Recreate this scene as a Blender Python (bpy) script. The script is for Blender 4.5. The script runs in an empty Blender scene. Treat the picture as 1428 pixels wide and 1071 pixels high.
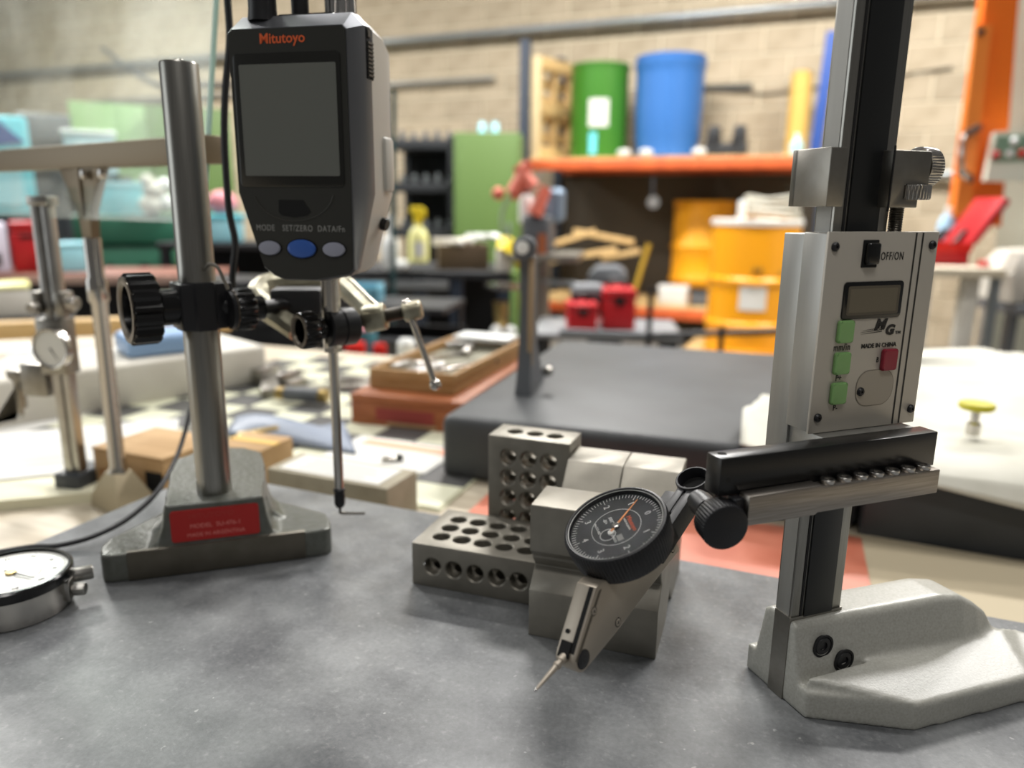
import bpy, bmesh, math, random
from math import sin, cos, pi, radians as R
from mathutils import Vector as V, Matrix as Mx
random.seed(7)
SC = bpy.context.scene
C = SC.collection
# ------------------------------------------------------------------ camera
CAM_H, PITCH, ROLL, FPX = .210, 13.3, .65, 1050.0
cd = bpy.data.cameras.new('camera'); cam = bpy.data.objects.new('camera', cd); C.objects.link(cam)
cd.sensor_width = 36; cd.lens = FPX/1428*36; cd.clip_start = .01; cd.clip_end = 60
_p, _r = R(PITCH), R(ROLL)
_f = V((0, cos(_p), -sin(_p))); _x = V((1, 0, 0)); _u = _x.cross(_f)
RT = _x*cos(_r) + _u*sin(_r); UP = -_x*sin(_r) + _u*cos(_r)
m = Mx((RT, UP, -_f)).transposed().to_4x4(); m.translation = (0, 0, CAM_H); cam.matrix_world = m
SC.camera = cam
cd.dof.use_dof = True; cd.dof.focus_distance = .31; cd.dof.aperture_fstop = 6.3
# ------------------------------------------------------------------ light and exposure
w = bpy.data.worlds.new('world'); SC.world = w; w.use_nodes = True
w.node_tree.nodes['Background'].inputs[0].default_value = (1.0, .98, .95, 1)
w.node_tree.nodes['Background'].inputs[1].default_value = .11
SC.view_settings.view_transform = 'Standard'; SC.view_settings.look = 'None'
SC.view_settings.exposure = 0.16; SC.view_settings.gamma = 1; SC.view_settings.use_curve_mapping = False
SC.cycles.use_denoising = True
def lamp(x, y, z, sx, sy, watts, rz=0, col=(1, .975, .94)):
    l = bpy.data.lights.new('ceiling_lamp', 'AREA'); l.shape = 'RECTANGLE'; l.size = sx; l.size_y = sy
    l.energy = watts; l.color = col
    o = bpy.data.objects.new('ceiling_lamp', l); C.objects.link(o); o.location = (x, y, z); o.rotation_euler = (0, 0, rz)
for (x, y, wt) in ((-1.3, 1.3, 40), (1.1, 1.0, 38), (-2.8, 4.4, 190), (.3, 4.6, 250), (3.0, 3.8, 240), (-5.2, 7.2, 300), (.2, -1.6, 40)):
    lamp(x, y, 3.3, 1.5, .35, wt, R(-23))
# cool area light added from the left, its source unseen
dl_ = bpy.data.lights.new('left_cool_light', 'AREA'); dl_.shape = 'RECTANGLE'; dl_.size = 2.6; dl_.size_y = 2.2; dl_.energy = 32; dl_.color = (.93, .98, 1)
do_ = bpy.data.objects.new('left_cool_light', dl_); C.objects.link(do_); do_.location = (-4.2, .2, .9); do_.rotation_euler = (0, R(-90), 0)

# ------------------------------------------------------------------ helpers
def at(px, py, Y):                       # the point seen at a pixel, at distance Y along the floor
    d = _f + RT*((px-714)/FPX) - UP*((py-535.5)/FPX)
    return V((0, 0, CAM_H)) + d*(Y/d.y)
def onz(px, py, z):
    d = _f + RT*((px-714)/FPX) - UP*((py-535.5)/FPX)
    return V((0, 0, CAM_H)) + d*((z-CAM_H)/d.z)
def lin(c):
    c = c/255 if c > 1 else c
    return c/12.92 if c <= .04045 else ((c+.055)/1.055)**2.4
def rgb(h):
    if isinstance(h, str):
        h = h.lstrip('#'); h = tuple(int(h[i:i+2], 16) for i in (0, 2, 4))
    return tuple(lin(x) for x in h) + (1,)
MATS = {}
def mat(name, col, rough=.5, metal=0., col2=None, nscale=40, bump=0., bscale=200, coat=0., rand=0., aniso=None, trans=0., ior=1.45, spec=.5, detail=4, pos=(.4, .6), stretch=None, rough2=None):
    if name in MATS: return MATS[name]
    M = bpy.data.materials.new(name); M.use_nodes = True; nt = M.node_tree; N = nt.nodes; Lk = nt.links
    b = N['Principled BSDF']
    b.inputs['Base Color'].default_value = rgb(col); b.inputs['Roughness'].default_value = rough
    b.inputs['Metallic'].default_value = metal; b.inputs['Coat Weight'].default_value = coat
    b.inputs['Transmission Weight'].default_value = trans; b.inputs['IOR'].default_value = ior
    b.inputs['Specular IOR Level'].default_value = spec
    tc = N.new('ShaderNodeTexCoord'); vec = tc.outputs['Object']
    if stretch:
        mp = N.new('ShaderNodeMapping'); mp.inputs['Scale'].default_value = stretch; Lk.new(vec, mp.inputs[0]); vec = mp.outputs[0]
    out = None
    if col2:
        nz = N.new('ShaderNodeTexNoise'); nz.inputs['Scale'].default_value = nscale; nz.inputs['Detail'].default_value = detail
        Lk.new(vec, nz.inputs['Vector'])
        cr = N.new('ShaderNodeValToRGB'); cr.color_ramp.elements[0].position = pos[0]; cr.color_ramp.elements[1].position = pos[1]
        cr.color_ramp.elements[0].color = rgb(col); cr.color_ramp.elements[1].color = rgb(col2)
        Lk.new(nz.outputs[0], cr.inputs[0]); out = cr.outputs[0]
        if rough2 is not None:
            mr = N.new('ShaderNodeMapRange'); mr.inputs[3].default_value = rough; mr.inputs[4].default_value = rough2
            mr.inputs[1].default_value = pos[0]; mr.inputs[2].default_value = pos[1]
            Lk.new(nz.outputs[0], mr.inputs[0]); Lk.new(mr.outputs[0], b.inputs['Roughness'])
    if rand:
        oi = N.new('ShaderNodeObjectInfo'); hs = N.new('ShaderNodeHueSaturation')
        mr = N.new('ShaderNodeMapRange'); mr.inputs[3].default_value = 1-rand; mr.inputs[4].default_value = 1+rand
        Lk.new(oi.outputs['Random'], mr.inputs[0]); Lk.new(mr.outputs[0], hs.inputs['Value'])
        if out: Lk.new(out, hs.inputs['Color'])
        else: hs.inputs['Color'].default_value = rgb(col)
        out = hs.outputs[0]
    if out: Lk.new(out, b.inputs['Base Color'])
    if bump:
        nb = N.new('ShaderNodeTexNoise'); nb.inputs['Scale'].default_value = bscale; nb.inputs['Detail'].default_value = 3
        Lk.new(vec, nb.inputs['Vector'])
        bp = N.new('ShaderNodeBump'); bp.inputs['Strength'].default_value = bump; bp.inputs['Distance'].default_value = .001
        Lk.new(nb.outputs[0], bp.inputs['Height']); Lk.new(bp.outputs[0], b.inputs['Normal'])
    MATS[name] = M
    return M

class MB:
    """collects primitives in one bmesh; lengths are multiplied by sc (mm by default)"""
    def __init__(s, sc=.001): s.bm = bmesh.new(); s.sc = sc
    def _post(s, verts, M=None):
        if M is not None: bmesh.ops.transform(s.bm, matrix=M, verts=verts)
    def box(s, x0, x1, y0, y1, z0, z1, bev=0, seg=2, M=None):
        k = s.sc
        T = Mx.Translation(((x0+x1)/2*k, (y0+y1)/2*k, (z0+z1)/2*k)) @ Mx.Diagonal(((x1-x0)*k, (y1-y0)*k, (z1-z0)*k, 1))
        r = bmesh.ops.create_cube(s.bm, size=1, matrix=(M @ T) if M is not None else T)
        if bev:
            es = list({e for v in r['verts'] for e in v.link_edges})
            bmesh.ops.bevel(s.bm, geom=es, offset=bev*k, segments=seg, affect='EDGES', profile=.5)
        return s
    def loft(s, rings, cap=True, closed=True):
        """rings: lists of 3-D points (same count)"""
        k = s.sc
        vr = [[s.bm.verts.new(V(p)*k) for p in r] for r in rings]
        n = len(vr[0])
        for a, b in zip(vr, vr[1:]):
            for i in range(n if closed else n-1):
                j = (i+1) % n
                s.bm.faces.new((a[i], a[j], b[j], b[i]))
        if cap:
            s.bm.faces.new(list(reversed(vr[0]))); s.bm.faces.new(vr[-1])
        return s
    def lathe(s, prof, p0=(0, 0, 0), ax=(0, 0, 1), n=28, teeth=0, depth=0, cap=True, sx=1.0):
        """prof: (radius, height) pairs along ax from p0; teeth/depth give a knurled or fluted rim where the third item is 1"""
        ax = V(ax).normalized(); q = V((0, 0, 1)).rotation_difference(ax).to_matrix(); p0 = V(p0)
        if teeth: n = teeth*4
        rings = []
        for it in prof:
            r, h = it[0], it[1]; t = len(it) > 2 and it[2]
            rg = []
            for i in range(n):
                rr = r - (depth if (t and (i % 4) in (2, 3)) else 0)
                a = 2*pi*i/n
                rg.append(p0 + q @ V((rr*cos(a)*sx, rr*sin(a), h)))
            rings.append(rg)
        return s.loft(rings, cap)
    def cyl(s, p0, p1, r, r2=None, n=24):
        p0, p1 = V(p0), V(p1); d = p1-p0
        return s.lathe([(r, 0), (r if r2 is None else r2, d.length)], p0, d, n)
    def prism(s, poly, h0, h1, plane='xz', M=None, bev=0, seg=2):
        k = s.sc
        def P(a, b, h): return {'xz': V((a, h, b)), 'xy': V((a, b, h)), 'yz': V((h, a, b))}[plane]*k
        a = [s.bm.verts.new(P(x, y, h0)) for x, y in poly]; b = [s.bm.verts.new(P(x, y, h1)) for x, y in poly]
        n = len(a); fs = [s.bm.faces.new(a), s.bm.faces.new(list(reversed(b)))]
        for i in range(n): fs.append(s.bm.faces.new((a[i], b[i], b[(i+1) % n], a[(i+1) % n])))
        if M is not None: bmesh.ops.transform(s.bm, matrix=M, verts=a+b)
        bmesh.ops.recalc_face_normals(s.bm, faces=fs)
        if bev:
            es = list({e for f in fs for e in f.edges})
            bmesh.ops.bevel(s.bm, geom=es, offset=bev*k, segments=seg, affect='EDGES', profile=.5)
        return s
    def tube(s, pts, r, n=8, smooth=0, cap=True):
        pts = [V(p) for p in pts]
        if smooth:
            out = []
            for i in range(len(pts)-1):
                p0, p1, p2, p3 = pts[max(i-1, 0)], pts[i], pts[i+1], pts[min(i+2, len(pts)-1)]
                for j in range(smooth):
                    t = j/smooth
                    out.append(.5*((2*p1)+(p2-p0)*t+(2*p0-5*p1+4*p2-p3)*t*t+(3*p1-3*p2+p3-p0)*t**3))
            out.append(pts[-1])
            if isinstance(r, (list, tuple)):
                n0 = len(pts)-1; m0 = len(out)-1
                r = [r[min(int(i*n0/m0), n0-1)]*(1-(i*n0/m0-min(int(i*n0/m0), n0-1))) + r[min(int(i*n0/m0), n0-1)+1]*(i*n0/m0-min(int(i*n0/m0), n0-1)) for i in range(len(out))]
            pts = out
        rings = []; nrm = None
        for i, p in enumerate(pts):
            t = (pts[min(i+1, len(pts)-1)]-pts[max(i-1, 0)]).normalized()
            if nrm is None: nrm = t.orthogonal().normalized()
            nrm = (nrm - t*nrm.dot(t)).normalized(); bi = t.cross(nrm)
            rr = r[i] if isinstance(r, (list, tuple)) else r
            rings.append([p + nrm*rr*cos(2*pi*k/n) + bi*rr*sin(2*pi*k/n) for k in range(n)])
        return s.loft(rings, cap)
    def ball(s, p, r, n=16, sz=1.0):
        rr = bmesh.ops.create_uvsphere(s.bm, u_segments=n, v_segments=n//2+2, radius=r*s.sc, matrix=Mx.Translation(V(p)*s.sc) @ Mx.Diagonal((1, 1, sz, 1)))
        return s
    def build(s, name, M, parent=None, ang=35, label=None, kind=None):
        bmesh.ops.recalc_face_normals(s.bm, faces=s.bm.faces)
        me = bpy.data.meshes.new(name); s.bm.to_mesh(me); s.bm.free()
        if ang is not None:
            me.shade_smooth(); me.set_sharp_from_angle(angle=R(ang))
        if isinstance(M, str): M = MATS[M]
        me.materials.append(M)
        o = bpy.data.objects.new(name, me); C.objects.link(o)
        if parent is not None: o.parent = parent
        if label: o['label'] = label
        if kind: o['kind'] = kind
        return o
def thing(name, label, cat, loc=(0, 0, 0), rz=0, group=None, M=None):
    o = bpy.data.objects.new(name, None); C.objects.link(o); o.empty_display_size = .02
    if M is not None: o.matrix_world = M
    else: o.location = loc; o.rotation_euler = (0, 0, rz)
    return tag(o, label, cat, group)
def tag(o, label, cat, group=None):
    o['label'] = label; o['category'] = cat
    if group: o['group'] = group
    return o
def struct(o): o['kind'] = 'structure'; return o
def dup(root, loc, rz=None, label=None):
    r = root.copy(); C.objects.link(r); r.location = loc
    if rz is not None: r.rotation_euler = (0, 0, rz)
    if label: r['label'] = label
    for ch in list(root.children):
        c = ch.copy(); C.objects.link(c); c.parent = r
        for g in list(ch.children):
            d = g.copy(); C.objects.link(d); d.parent = c
    return r
def fr(origin, x, y, z):
    M = Mx((V(x).normalized(), V(y).normalized(), V(z).normalized())).transposed().to_4x4(); M.translation = origin; return M
def text(body, size, M_, parent, M, name='lettering', ext=.00008, sx=1.0, bold=0, align='CENTER', sp=1.0, shear=0):
    cu = bpy.data.curves.new(name, 'FONT'); cu.body = body; cu.size = size; cu.extrude = ext; cu.align_x = align; cu.align_y = 'CENTER'
    cu.resolution_u = 3; cu.offset = bold; cu.space_character = sp; cu.shear = shear
    t = bpy.data.objects.new('tmp', cu); C.objects.link(t)
    me = bpy.data.meshes.new_from_object(t.evaluated_get(bpy.context.evaluated_depsgraph_get()))
    bpy.data.objects.remove(t); me.name = name
    me.transform(Mx.Diagonal((sx, 1, 1, 1))); me.materials.clear(); me.materials.append(M_ if not isinstance(M_, str) else MATS[M_])
    o = bpy.data.objects.new(name, me); C.objects.link(o); o.parent = parent; o.matrix_local = M
    return o
def remesh(o, vox, it=3, fac=.5):
    """voxel-unites the mesh of o into one cast-looking skin"""
    md = o.modifiers.new('r', 'REMESH'); md.mode = 'VOXEL'; md.voxel_size = vox
    me = bpy.data.meshes.new_from_object(o.evaluated_get(bpy.context.evaluated_depsgraph_get()))
    o.modifiers.clear(); old = o.data; mt = old.materials[0]
    bm = bmesh.new(); bm.from_mesh(me)
    for _ in range(it): bmesh.ops.smooth_vert(bm, verts=bm.verts, factor=fac, use_axis_x=True, use_axis_y=True, use_axis_z=True)
    bm.to_mesh(me); bm.free(); me.shade_smooth(); me.materials.clear(); me.materials.append(mt); o.data = me; me.name = o.name
    return o
def frontM(x, y, z):       # lettering that faces -y (local), upright
    return Mx.Translation((x, y, z)) @ Mx.Rotation(R(90), 4, 'X')
def rrect(x0, x1, z0, z1, r, n=5):
    pts = []
    for cx, cz, a0 in ((x1-r, z1-r, 0), (x0+r, z1-r, 90), (x0+r, z0+r, 180), (x1-r, z0+r, 270)):
        for i in range(n+1):
            a = R(a0+90*i/n); pts.append((cx+r*cos(a), cz+r*sin(a)))
    return pts
# ------------------------------------------------------------------ materials
mat('granite', '#4a4c4e', .42, col2='#606366', nscale=9, bump=.05, bscale=900, pos=(.35, .7))
mat('granite_dark', '#2b2d2f', .5, col2='#45484a', nscale=7, pos=(.35, .7), bump=.05, bscale=600)
mat('bench_top', '#aea28d', .55, col2='#c2b8a4', nscale=14, stretch=(1, 8, 1), pos=(.35, .65))
mat('steel', '#b2b0ac', .30, 1, col2='#9d9a94', nscale=60, pos=(.3, .7))
mat('steel_ground', '#98958e', .38, 1, col2='#86827a', nscale=90, pos=(.3, .7), bump=.04, bscale=1500)
mat('steel_brushed', '#a39d96', .36, 1, col2='#8d867e', nscale=30, stretch=(2, 60, 60), pos=(.3, .7), bump=.05, bscale=120)
mat('chrome', '#c9c7c4', .12, 1)
mat('chrome_soft', '#bdb9b3', .22, 1)
mat('column_steel', '#9c9a94', .30, 1, col2='#8d8b85', nscale=20, stretch=(90, 90, 2), pos=(.3, .7))
mat('aluminium', '#a9a8a4', .42, .8, col2='#9a9994', nscale=12, stretch=(9, 9, 1), pos=(.3, .7))
mat('panel_paint', '#b9b3a8', .45, .3)
mat('black_plastic', '#141414', .35)
mat('black_gloss', '#0c0c0c', .22)
mat('black_satin', '#17171a', .42, bump=.05, bscale=900)
mat('black_matte', '#101012', .65)
mat('black_strip', '#131516', .40)
mat('anodised', '#121213', .28)
mat('rubber', '#0c0c0c', .55)
mat('dark_void', '#060606', .9)
mat('cast_paint', '#a9a8a1', .34, 0, col2='#99988f', nscale=900, bump=.06, bscale=1100, pos=(.3, .7))
mat('hammer_grey', '#62645f', .34, .25, col2='#55574f', nscale=200, bump=.5, bscale=260, pos=(.3, .7))
mat('machined', '#6d685e', .42, .75, col2='#5e5a50', nscale=60, pos=(.3, .7))
mat('red_plate', '#a81e1a', .4)
mat('plate_print', '#d98078', .6)
mat('bezel_dark', '#262622', .42, bump=.03, bscale=1500)
mat('unit_silver', '#686a6e', .32, .7)
mat('shell_light', '#b5b2aa', .45)
mat('lcd_glass', '#62645f', .15, coat=.3)
mat('lcd_small', '#5c5548', .2)
mat('screen_frame', '#1b1b18', .25)
mat('orange_ink', '#d0592b', .5)
mat('grey_ink', '#8a8a86', .5)
mat('white_ink', '#e6e6e2', .5)
mat('black_ink', '#1b1a18', .5)
mat('btn_grey', '#8d8f9d', .4)
mat('btn_blue', '#2d55a0', .4)
mat('btn_green', '#7ea968', .45)
mat('btn_red', '#8e2334', .45)
mat('dti_body', '#a39a8d', .40, .65, bump=.03, bscale=1500)
mat('dial_black', '#242628', .45, col2='#34373a', nscale=120, pos=(.4, .7))
mat('dial_white', '#dcdcd6', .4)
mat('needle_orange', '#d98b4c', .4)
mat('brass', '#a08a58', .35, .9)
mat('clear', '#ffffff', .03, trans=1, ior=1.1)
mat('acrylic', '#eaf4ee', .06, trans=1, ior=1.25, col2='#dfe9e2', nscale=3)
def dusty():
    M = MATS['acrylic']; nt = M.node_tree; N = nt.nodes; L = nt.links
    tr = N.new('ShaderNodeBsdfTransparent'); tr.inputs[0].default_value = (.93, .97, .95, 1)
    gl = N.new('ShaderNodeBsdfGlossy'); gl.inputs['Roughness'].default_value = .08
    df = N.new('ShaderNodeBsdfTranslucent'); df.inputs[0].default_value = (.9, .92, .88, 1)
    tc = N.new('ShaderNodeTexCoord'); nz = N.new('ShaderNodeTexNoise'); nz.inputs['Scale'].default_value = 14; nz.inputs['Detail'].default_value = 6
    L.new(tc.outputs['Object'], nz.inputs['Vector'])
    mr = N.new('ShaderNodeMapRange'); mr.inputs[1].default_value = .35; mr.inputs[2].default_value = .75; mr.inputs[3].default_value = .03; mr.inputs[4].default_value = .15
    L.new(nz.outputs[0], mr.inputs[0])
    m1 = N.new('ShaderNodeMixShader'); L.new(mr.outputs[0], m1.inputs[0]); L.new(tr.outputs[0], m1.inputs[1]); L.new(df.outputs[0], m1.inputs[2])
    m2 = N.new('ShaderNodeMixShader'); m2.inputs[0].default_value = .05; L.new(m1.outputs[0], m2.inputs[1]); L.new(gl.outputs[0], m2.inputs[2])
    L.new(m2.outputs[0], N['Material Output'].inputs[0])
dusty()
mat('acrylic_edge', '#a8c9bd', .3)
mat('cast_silver', '#a9a592', .40, .8, col2='#8f8a78', nscale=90, bump=.4, bscale=300, pos=(.3, .7))
mat('screw_dark', '#4a463f', .40, .9)
mat('cardboard', '#a5855c', .8, col2='#b3936a', nscale=20)
mat('greybox', '#a29a86', .7, col2='#8f8773', nscale=20)
mat('paper', '#d0cfca', .8)
mat('paper_print', '#9aa0a6', .8)
mat('paper_pink', '#e3a48a', .8)
mat('blue_pouch', '#7e8899', .45)
mat('foam', '#c8c3b8', .85, col2='#d2cec4', nscale=12)
mat('tile_cream', '#d0d0b8', .4)
mat('tile_dark', '#4b4b4a', .45)
mat('wood_red', '#a8653a', .55, col2='#8c4d29', nscale=10, stretch=(2, 20, 20), pos=(.3, .7))
mat('wood_tan', '#b08a5c', .6, col2='#94703f', nscale=10, stretch=(2, 20, 20), pos=(.3, .7))
mat('wood_pale', '#c9ab78', .65, col2='#b4935f', nscale=6, stretch=(2, 20, 20), pos=(.3, .7), rand=.12)
mat('cloth', '#d3d1c6', .9, col2='#c4c2b5', nscale=9, bump=.4, bscale=60)
mat('red_sheet', '#bd6c54', .5, col2='#c87a62', nscale=20)
mat('yellow_lid', '#b8b020', .5)
mat('block', '#a4967f', .9, col2='#b2a48d', nscale=5, rand=.08, bump=.3, bscale=80)
mat('mortar', '#d3c8b0', .95)
mat('concrete', '#77726a', .8, col2='#87827a', nscale=3)
mat('drum_green', '#387020', .35)
mat('drum_blue', '#3568a8', .38)
mat('drum_yellow', '#e39a16', .35)
mat('galv', '#9aa0a2', .35, .8)
mat('rack_orange', '#d0602f', .5, col2='#b9532a', nscale=6)
mat('rack_blue', '#2b3442', .5)
mat('locker_green', '#57703a', .45)
mat('machine_green', '#3f7d63', .4)
mat('pale_green', '#8fae7a', .5)
mat('shelf_black', '#26282b', .5)
mat('coral', '#cf6a55', .45)
mat('machine_grey', '#5d6064', .45)
mat('castgrey', '#55585c', .5, bump=.2, bscale=100)
mat('red_plastic', '#b81d24', .4)
mat('red_bright', '#d3261c', .35)
mat('guard_orange', '#ee7320', .4)
mat('machine_cream', '#e4e6d6', .45)
mat('teal_panel', '#6fa08a', .5)
mat('cyan_plastic', '#6fd0e0', .35)
mat('cyan_light', '#9fdbe8', .4)
mat('blue_paint', '#2c4f9a', .5)
mat('straw', '#d4ad5c', .7)
mat('yellow_plastic', '#ecd02a', .4)
mat('white_plastic', '#e6e8e6', .4)
mat('pale_yellow', '#e6e39a', .4)
mat('brown_box', '#5f4f3c', .7)
mat('pink_cloth', '#d08a92', .8)
mat('steel_dull', '#8a857c', .45, .8)
# ------------------------------------------------------------------ bench and surface plates
BY = R(-20); BU = V((cos(BY), sin(BY), 0)); BV = V((-sin(BY), cos(BY), 0)); BZ = -.060
def bp(u, v, z=BZ): return BU*u + BV*v + V((0, 0, z))
FLOOR = -.96
t = thing('workbench', 'long beige topped workbench carrying the grey surface plates and paperwork', 'workbench', bp(0, 0, FLOOR), BY)
MB(1).box(-2.1, 1.25, -.75, 1.2, .86, .90, .006).build('bench_top', 'bench_top', t)
for x in (-1.9, -.4, 1.1):
    for y in (-.65, 1.1):
        MB(1).box(x-.035, x+.035, y-.035, y+.035, 0, .86, .004).build('leg', 'steel_dull', t)
MB(1).box(-1.9, 1.1, 1.08, 1.12, .76, .86).build('rail', 'steel_dull', t)
MB(1).box(-1.9, 1.1, -.67, -.63, .76, .86).build('rail', 'steel_dull', t)

def granite_mat():
    M = MATS['granite']; nt = M.node_tree; N = nt.nodes; L = nt.links; b = N['Principled BSDF']
    tc = N.new('ShaderNodeTexCoord')
    def nz(s, d=6):
        n = N.new('ShaderNodeTexNoise'); n.inputs['Scale'].default_value = s; n.inputs['Detail'].default_value = d; n.inputs['Roughness'].default_value = .62
        L.new(tc.outputs['Object'], n.inputs['Vector']); return n.outputs[0]
    def ramp(src, p0, p1, c0, c1):
        r = N.new('ShaderNodeValToRGB'); e = r.color_ramp.elements; e[0].position = p0; e[1].position = p1; e[0].color = rgb(c0); e[1].color = rgb(c1)
        L.new(src, r.inputs[0]); return r.outputs[0]
    def mix(f, a, bb, mode='MIX'):
        x = N.new('ShaderNodeMix'); x.data_type = 'RGBA'; x.blend_type = mode
        if isinstance(f, float): x.inputs[0].default_value = f
        else: L.new(f, x.inputs[0])
        L.new(a, x.inputs[6]); L.new(bb, x.inputs[7]); return x.outputs[2]
    base = ramp(nz(420, 3), .3, .7, '#56585b', '#77797b')
    grime = ramp(nz(22), .36, .66, '#4c4e50', '#8b8d8d')
    col = mix(.5, base, grime)
    dust = ramp(nz(230, 5), .57, .72, '#000000', '#7d7d7a')
    col = mix(.35, col, dust, 'ADD')
    speck = ramp(nz(150, 2), .71, .75, '#000000', '#a5a5a0')
    col = mix(.5, col, speck, 'ADD')
    L.new(col, b.inputs['Base Color'])
    ro = N.new('ShaderNodeMapRange'); L.new(nz(40), ro.inputs[0]); ro.inputs[1].default_value = .3; ro.inputs[2].default_value = .7; ro.inputs[3].default_value = .34; ro.inputs[4].default_value = .52
    L.new(ro.outputs[0], b.inputs['Roughness'])
granite_mat()
PY = R(-22.5)
t = MB(1).box(0, .82, -.80, 0, -.060, 0, .003).build('surface_plate', 'granite')
t.location = (-.246, .573, 0); t.rotation_euler = (0, 0, PY)
tag(t, 'grey dusty granite surface plate in the foreground under the gauges', 'surface plate')
t = MB(1).box(-.355, .035, 0, .475, 0, .066, .010, 3).build('surface_plate', 'granite_dark')
t.location = bp(.04, .668); t.rotation_euler = (0, 0, R(-18))
tag(t, 'thick dark granite surface plate behind the drilled blocks, bare on top', 'surface plate')
t = MB(1).box(.075, .75, .655, 1.19, 0, .058, .004, 2).build('surface_plate', 'granite_dark')
t.location = (0, 0, BZ); t.rotation_euler = (0, 0, BY)
tag(t, 'dark surface plate half covered by the white cloth at the right', 'surface plate')

# ------------------------------------------------------------------ height gauge (right)
HP = R(21); HO = V((.1208, .2915, 0))
hg = thing('height_gauge', 'digital height gauge with grey cast base and black arm at the right', 'height gauge', HO, HP)
b = MB()
flange = [(-.6, -14), (37, -36.5), (98, -39), (150, -39), (154, -26), (122, -6), (120, 14), (96, 24), (37, 25), (0, 25.5)]
b.prism(flange, 0, 12.5, 'xy')
# sloping upper web of the flange
b.loft([[(0, -13, 6), (128, -11, 6), (128, -11, 14), (118, -10, 17), (0, -11, 18)], [(36, -36, 6), (150, -38, 6), (150, -38, 11.5), (100, -38, 12.8), (36, -36, 12.8)]])
# ridge
def ridge_ring(u, top, dv, a, bk):
    return [(u, a-6+dv, 4), (u, a-5+dv, 13), (u, a+dv, top-2), (u, a+2+dv, top), (u, bk-3, top), (u, bk, top-2), (u, bk+4, 13), (u, bk+5, 4)]
b.loft([ridge_ring(-.6, 38, 0, -3.5, 16), ridge_ring(30, 38, 0, -4.5, 17), ridge_ring(80, 38.5, 0, -8, 14), ridge_ring(92, 36.5, 0, -8.4, 13), ridge_ring(102, 31, 0, -8, 12), ridge_ring(112, 24, 0, -7, 10), ridge_ring(121, 15, 0, -4, 8), ridge_ring(124, 6, 0, -3, 6)])
base = b.build('base', 'cast_paint', hg); remesh(base, .0010, 4)
# machined face where the column is let into the base, two counterbored bolts
MB().box(-.9, 27.5, -.4, 9, .2, 39.5).build('column_seat', 'steel_ground', hg)
for (x, z) in ((13, 27), (23.6, 19)):
    q = MB().lathe([(5.3, 0), (5.3, .5), (4.3, .5), (4.3, -6)], (x, -.55-(3.5+.035*x)-(36-z)/23*5, z), (0, -1, 0), 24, cap=False).build('bolt_recess', 'black_matte', hg)
    MB().lathe([(4.0, 0), (4.0, .4), (3.7, .7), (2.0, .7), (2.0, -.6), (0.01, -.6)], (x, -.40-(3.5+.035*x)-(36-z)/23*5, z), (0, -1, 0), 24).build('cap_screw', 'black_satin', hg)
# column with scale strip
b = MB(); b.box(0, 27, 0, 10, 39, 470, .5)
b.build('column', 'column_steel', hg)
MB().box(-.3, .0, 1.2, 8.8, 0, 470).build('column_side_face', 'aluminium', hg)
MB().box(4.2, 5.4, -.25, .05, 39, 468).build('groove_line', 'black_matte', hg)
MB().box(6.3, 21.6, -.7, .05, 39, 468, .1).build('scale_strip', 'black_strip', hg)
# slider body and display housing
sl = MB().box(-9.2, 43, 3.2, 15.5, 112, 201, .5).build('slider_body', 'aluminium', hg)
ho = MB().box(-10.4, 43, -8.9, 3.4, 126, 201.6, .5).build('display_housing', 'aluminium', hg)
pn = MB().box(-10.9, 43.4, -10.1, -8.9, 125.6, 202.2, .35).build('face_panel', 'panel_paint', ho, label='pale grey printed face panel')
FV = -10.15
MB().box(31.2, 32.0, FV-.05, FV+.02, 126, 201.8).build('stripe', 'black_ink', ho)
MB().box(34.6, 35.4, FV-.05, FV+.02, 126, 201.8).build('stripe', 'black_ink', ho)
for (x, z) in ((-7.6, 196.8), (40.2, 197.1), (40.6, 131.5), (-7.2, 131.9)):
    MB().lathe([(1.75, 0), (1.75, .5), (1.2, 1.1), (.5, 1.15), (.45, .7), (.01, .7)], (x, FV, z), (0, -1, 0), 16).build('panel_screw', 'black_satin', ho)
# switch
MB().box(5.6, 13.2, FV-.35, FV+.1, 189.0, 199.2, .3).build('switch_slot', 'dark_void', ho)
MB().box(6.4, 12.4, FV-2.6, FV, 190.2, 198.2, .9, 3).build('power_switch', 'black_gloss', ho)
text('OFF/ON', 4.3e-3, 'black_ink', ho, frontM(.0206, FV*.001-.00008, .1930), sx=.66, sp=1.16)
# lcd
MB().prism(rrect(-1.4, 28.0, 169.6, 183.8, 1.6), FV-.5, FV+.2, 'xz', bev=.25).build('display_frame', 'black_gloss', ho)
MB().prism(rrect(.6, 26.2, 171.2, 182.2, .8), FV-.62, FV, 'xz').build('display_glass', 'lcd_small', ho)
MB().prism(rrect(1.6, 25.0, 172.2, 181.2, .3), FV-.66, FV, 'xz').build('display_window', mat('lcd_window', '#6b6353', .25), ho)
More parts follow.
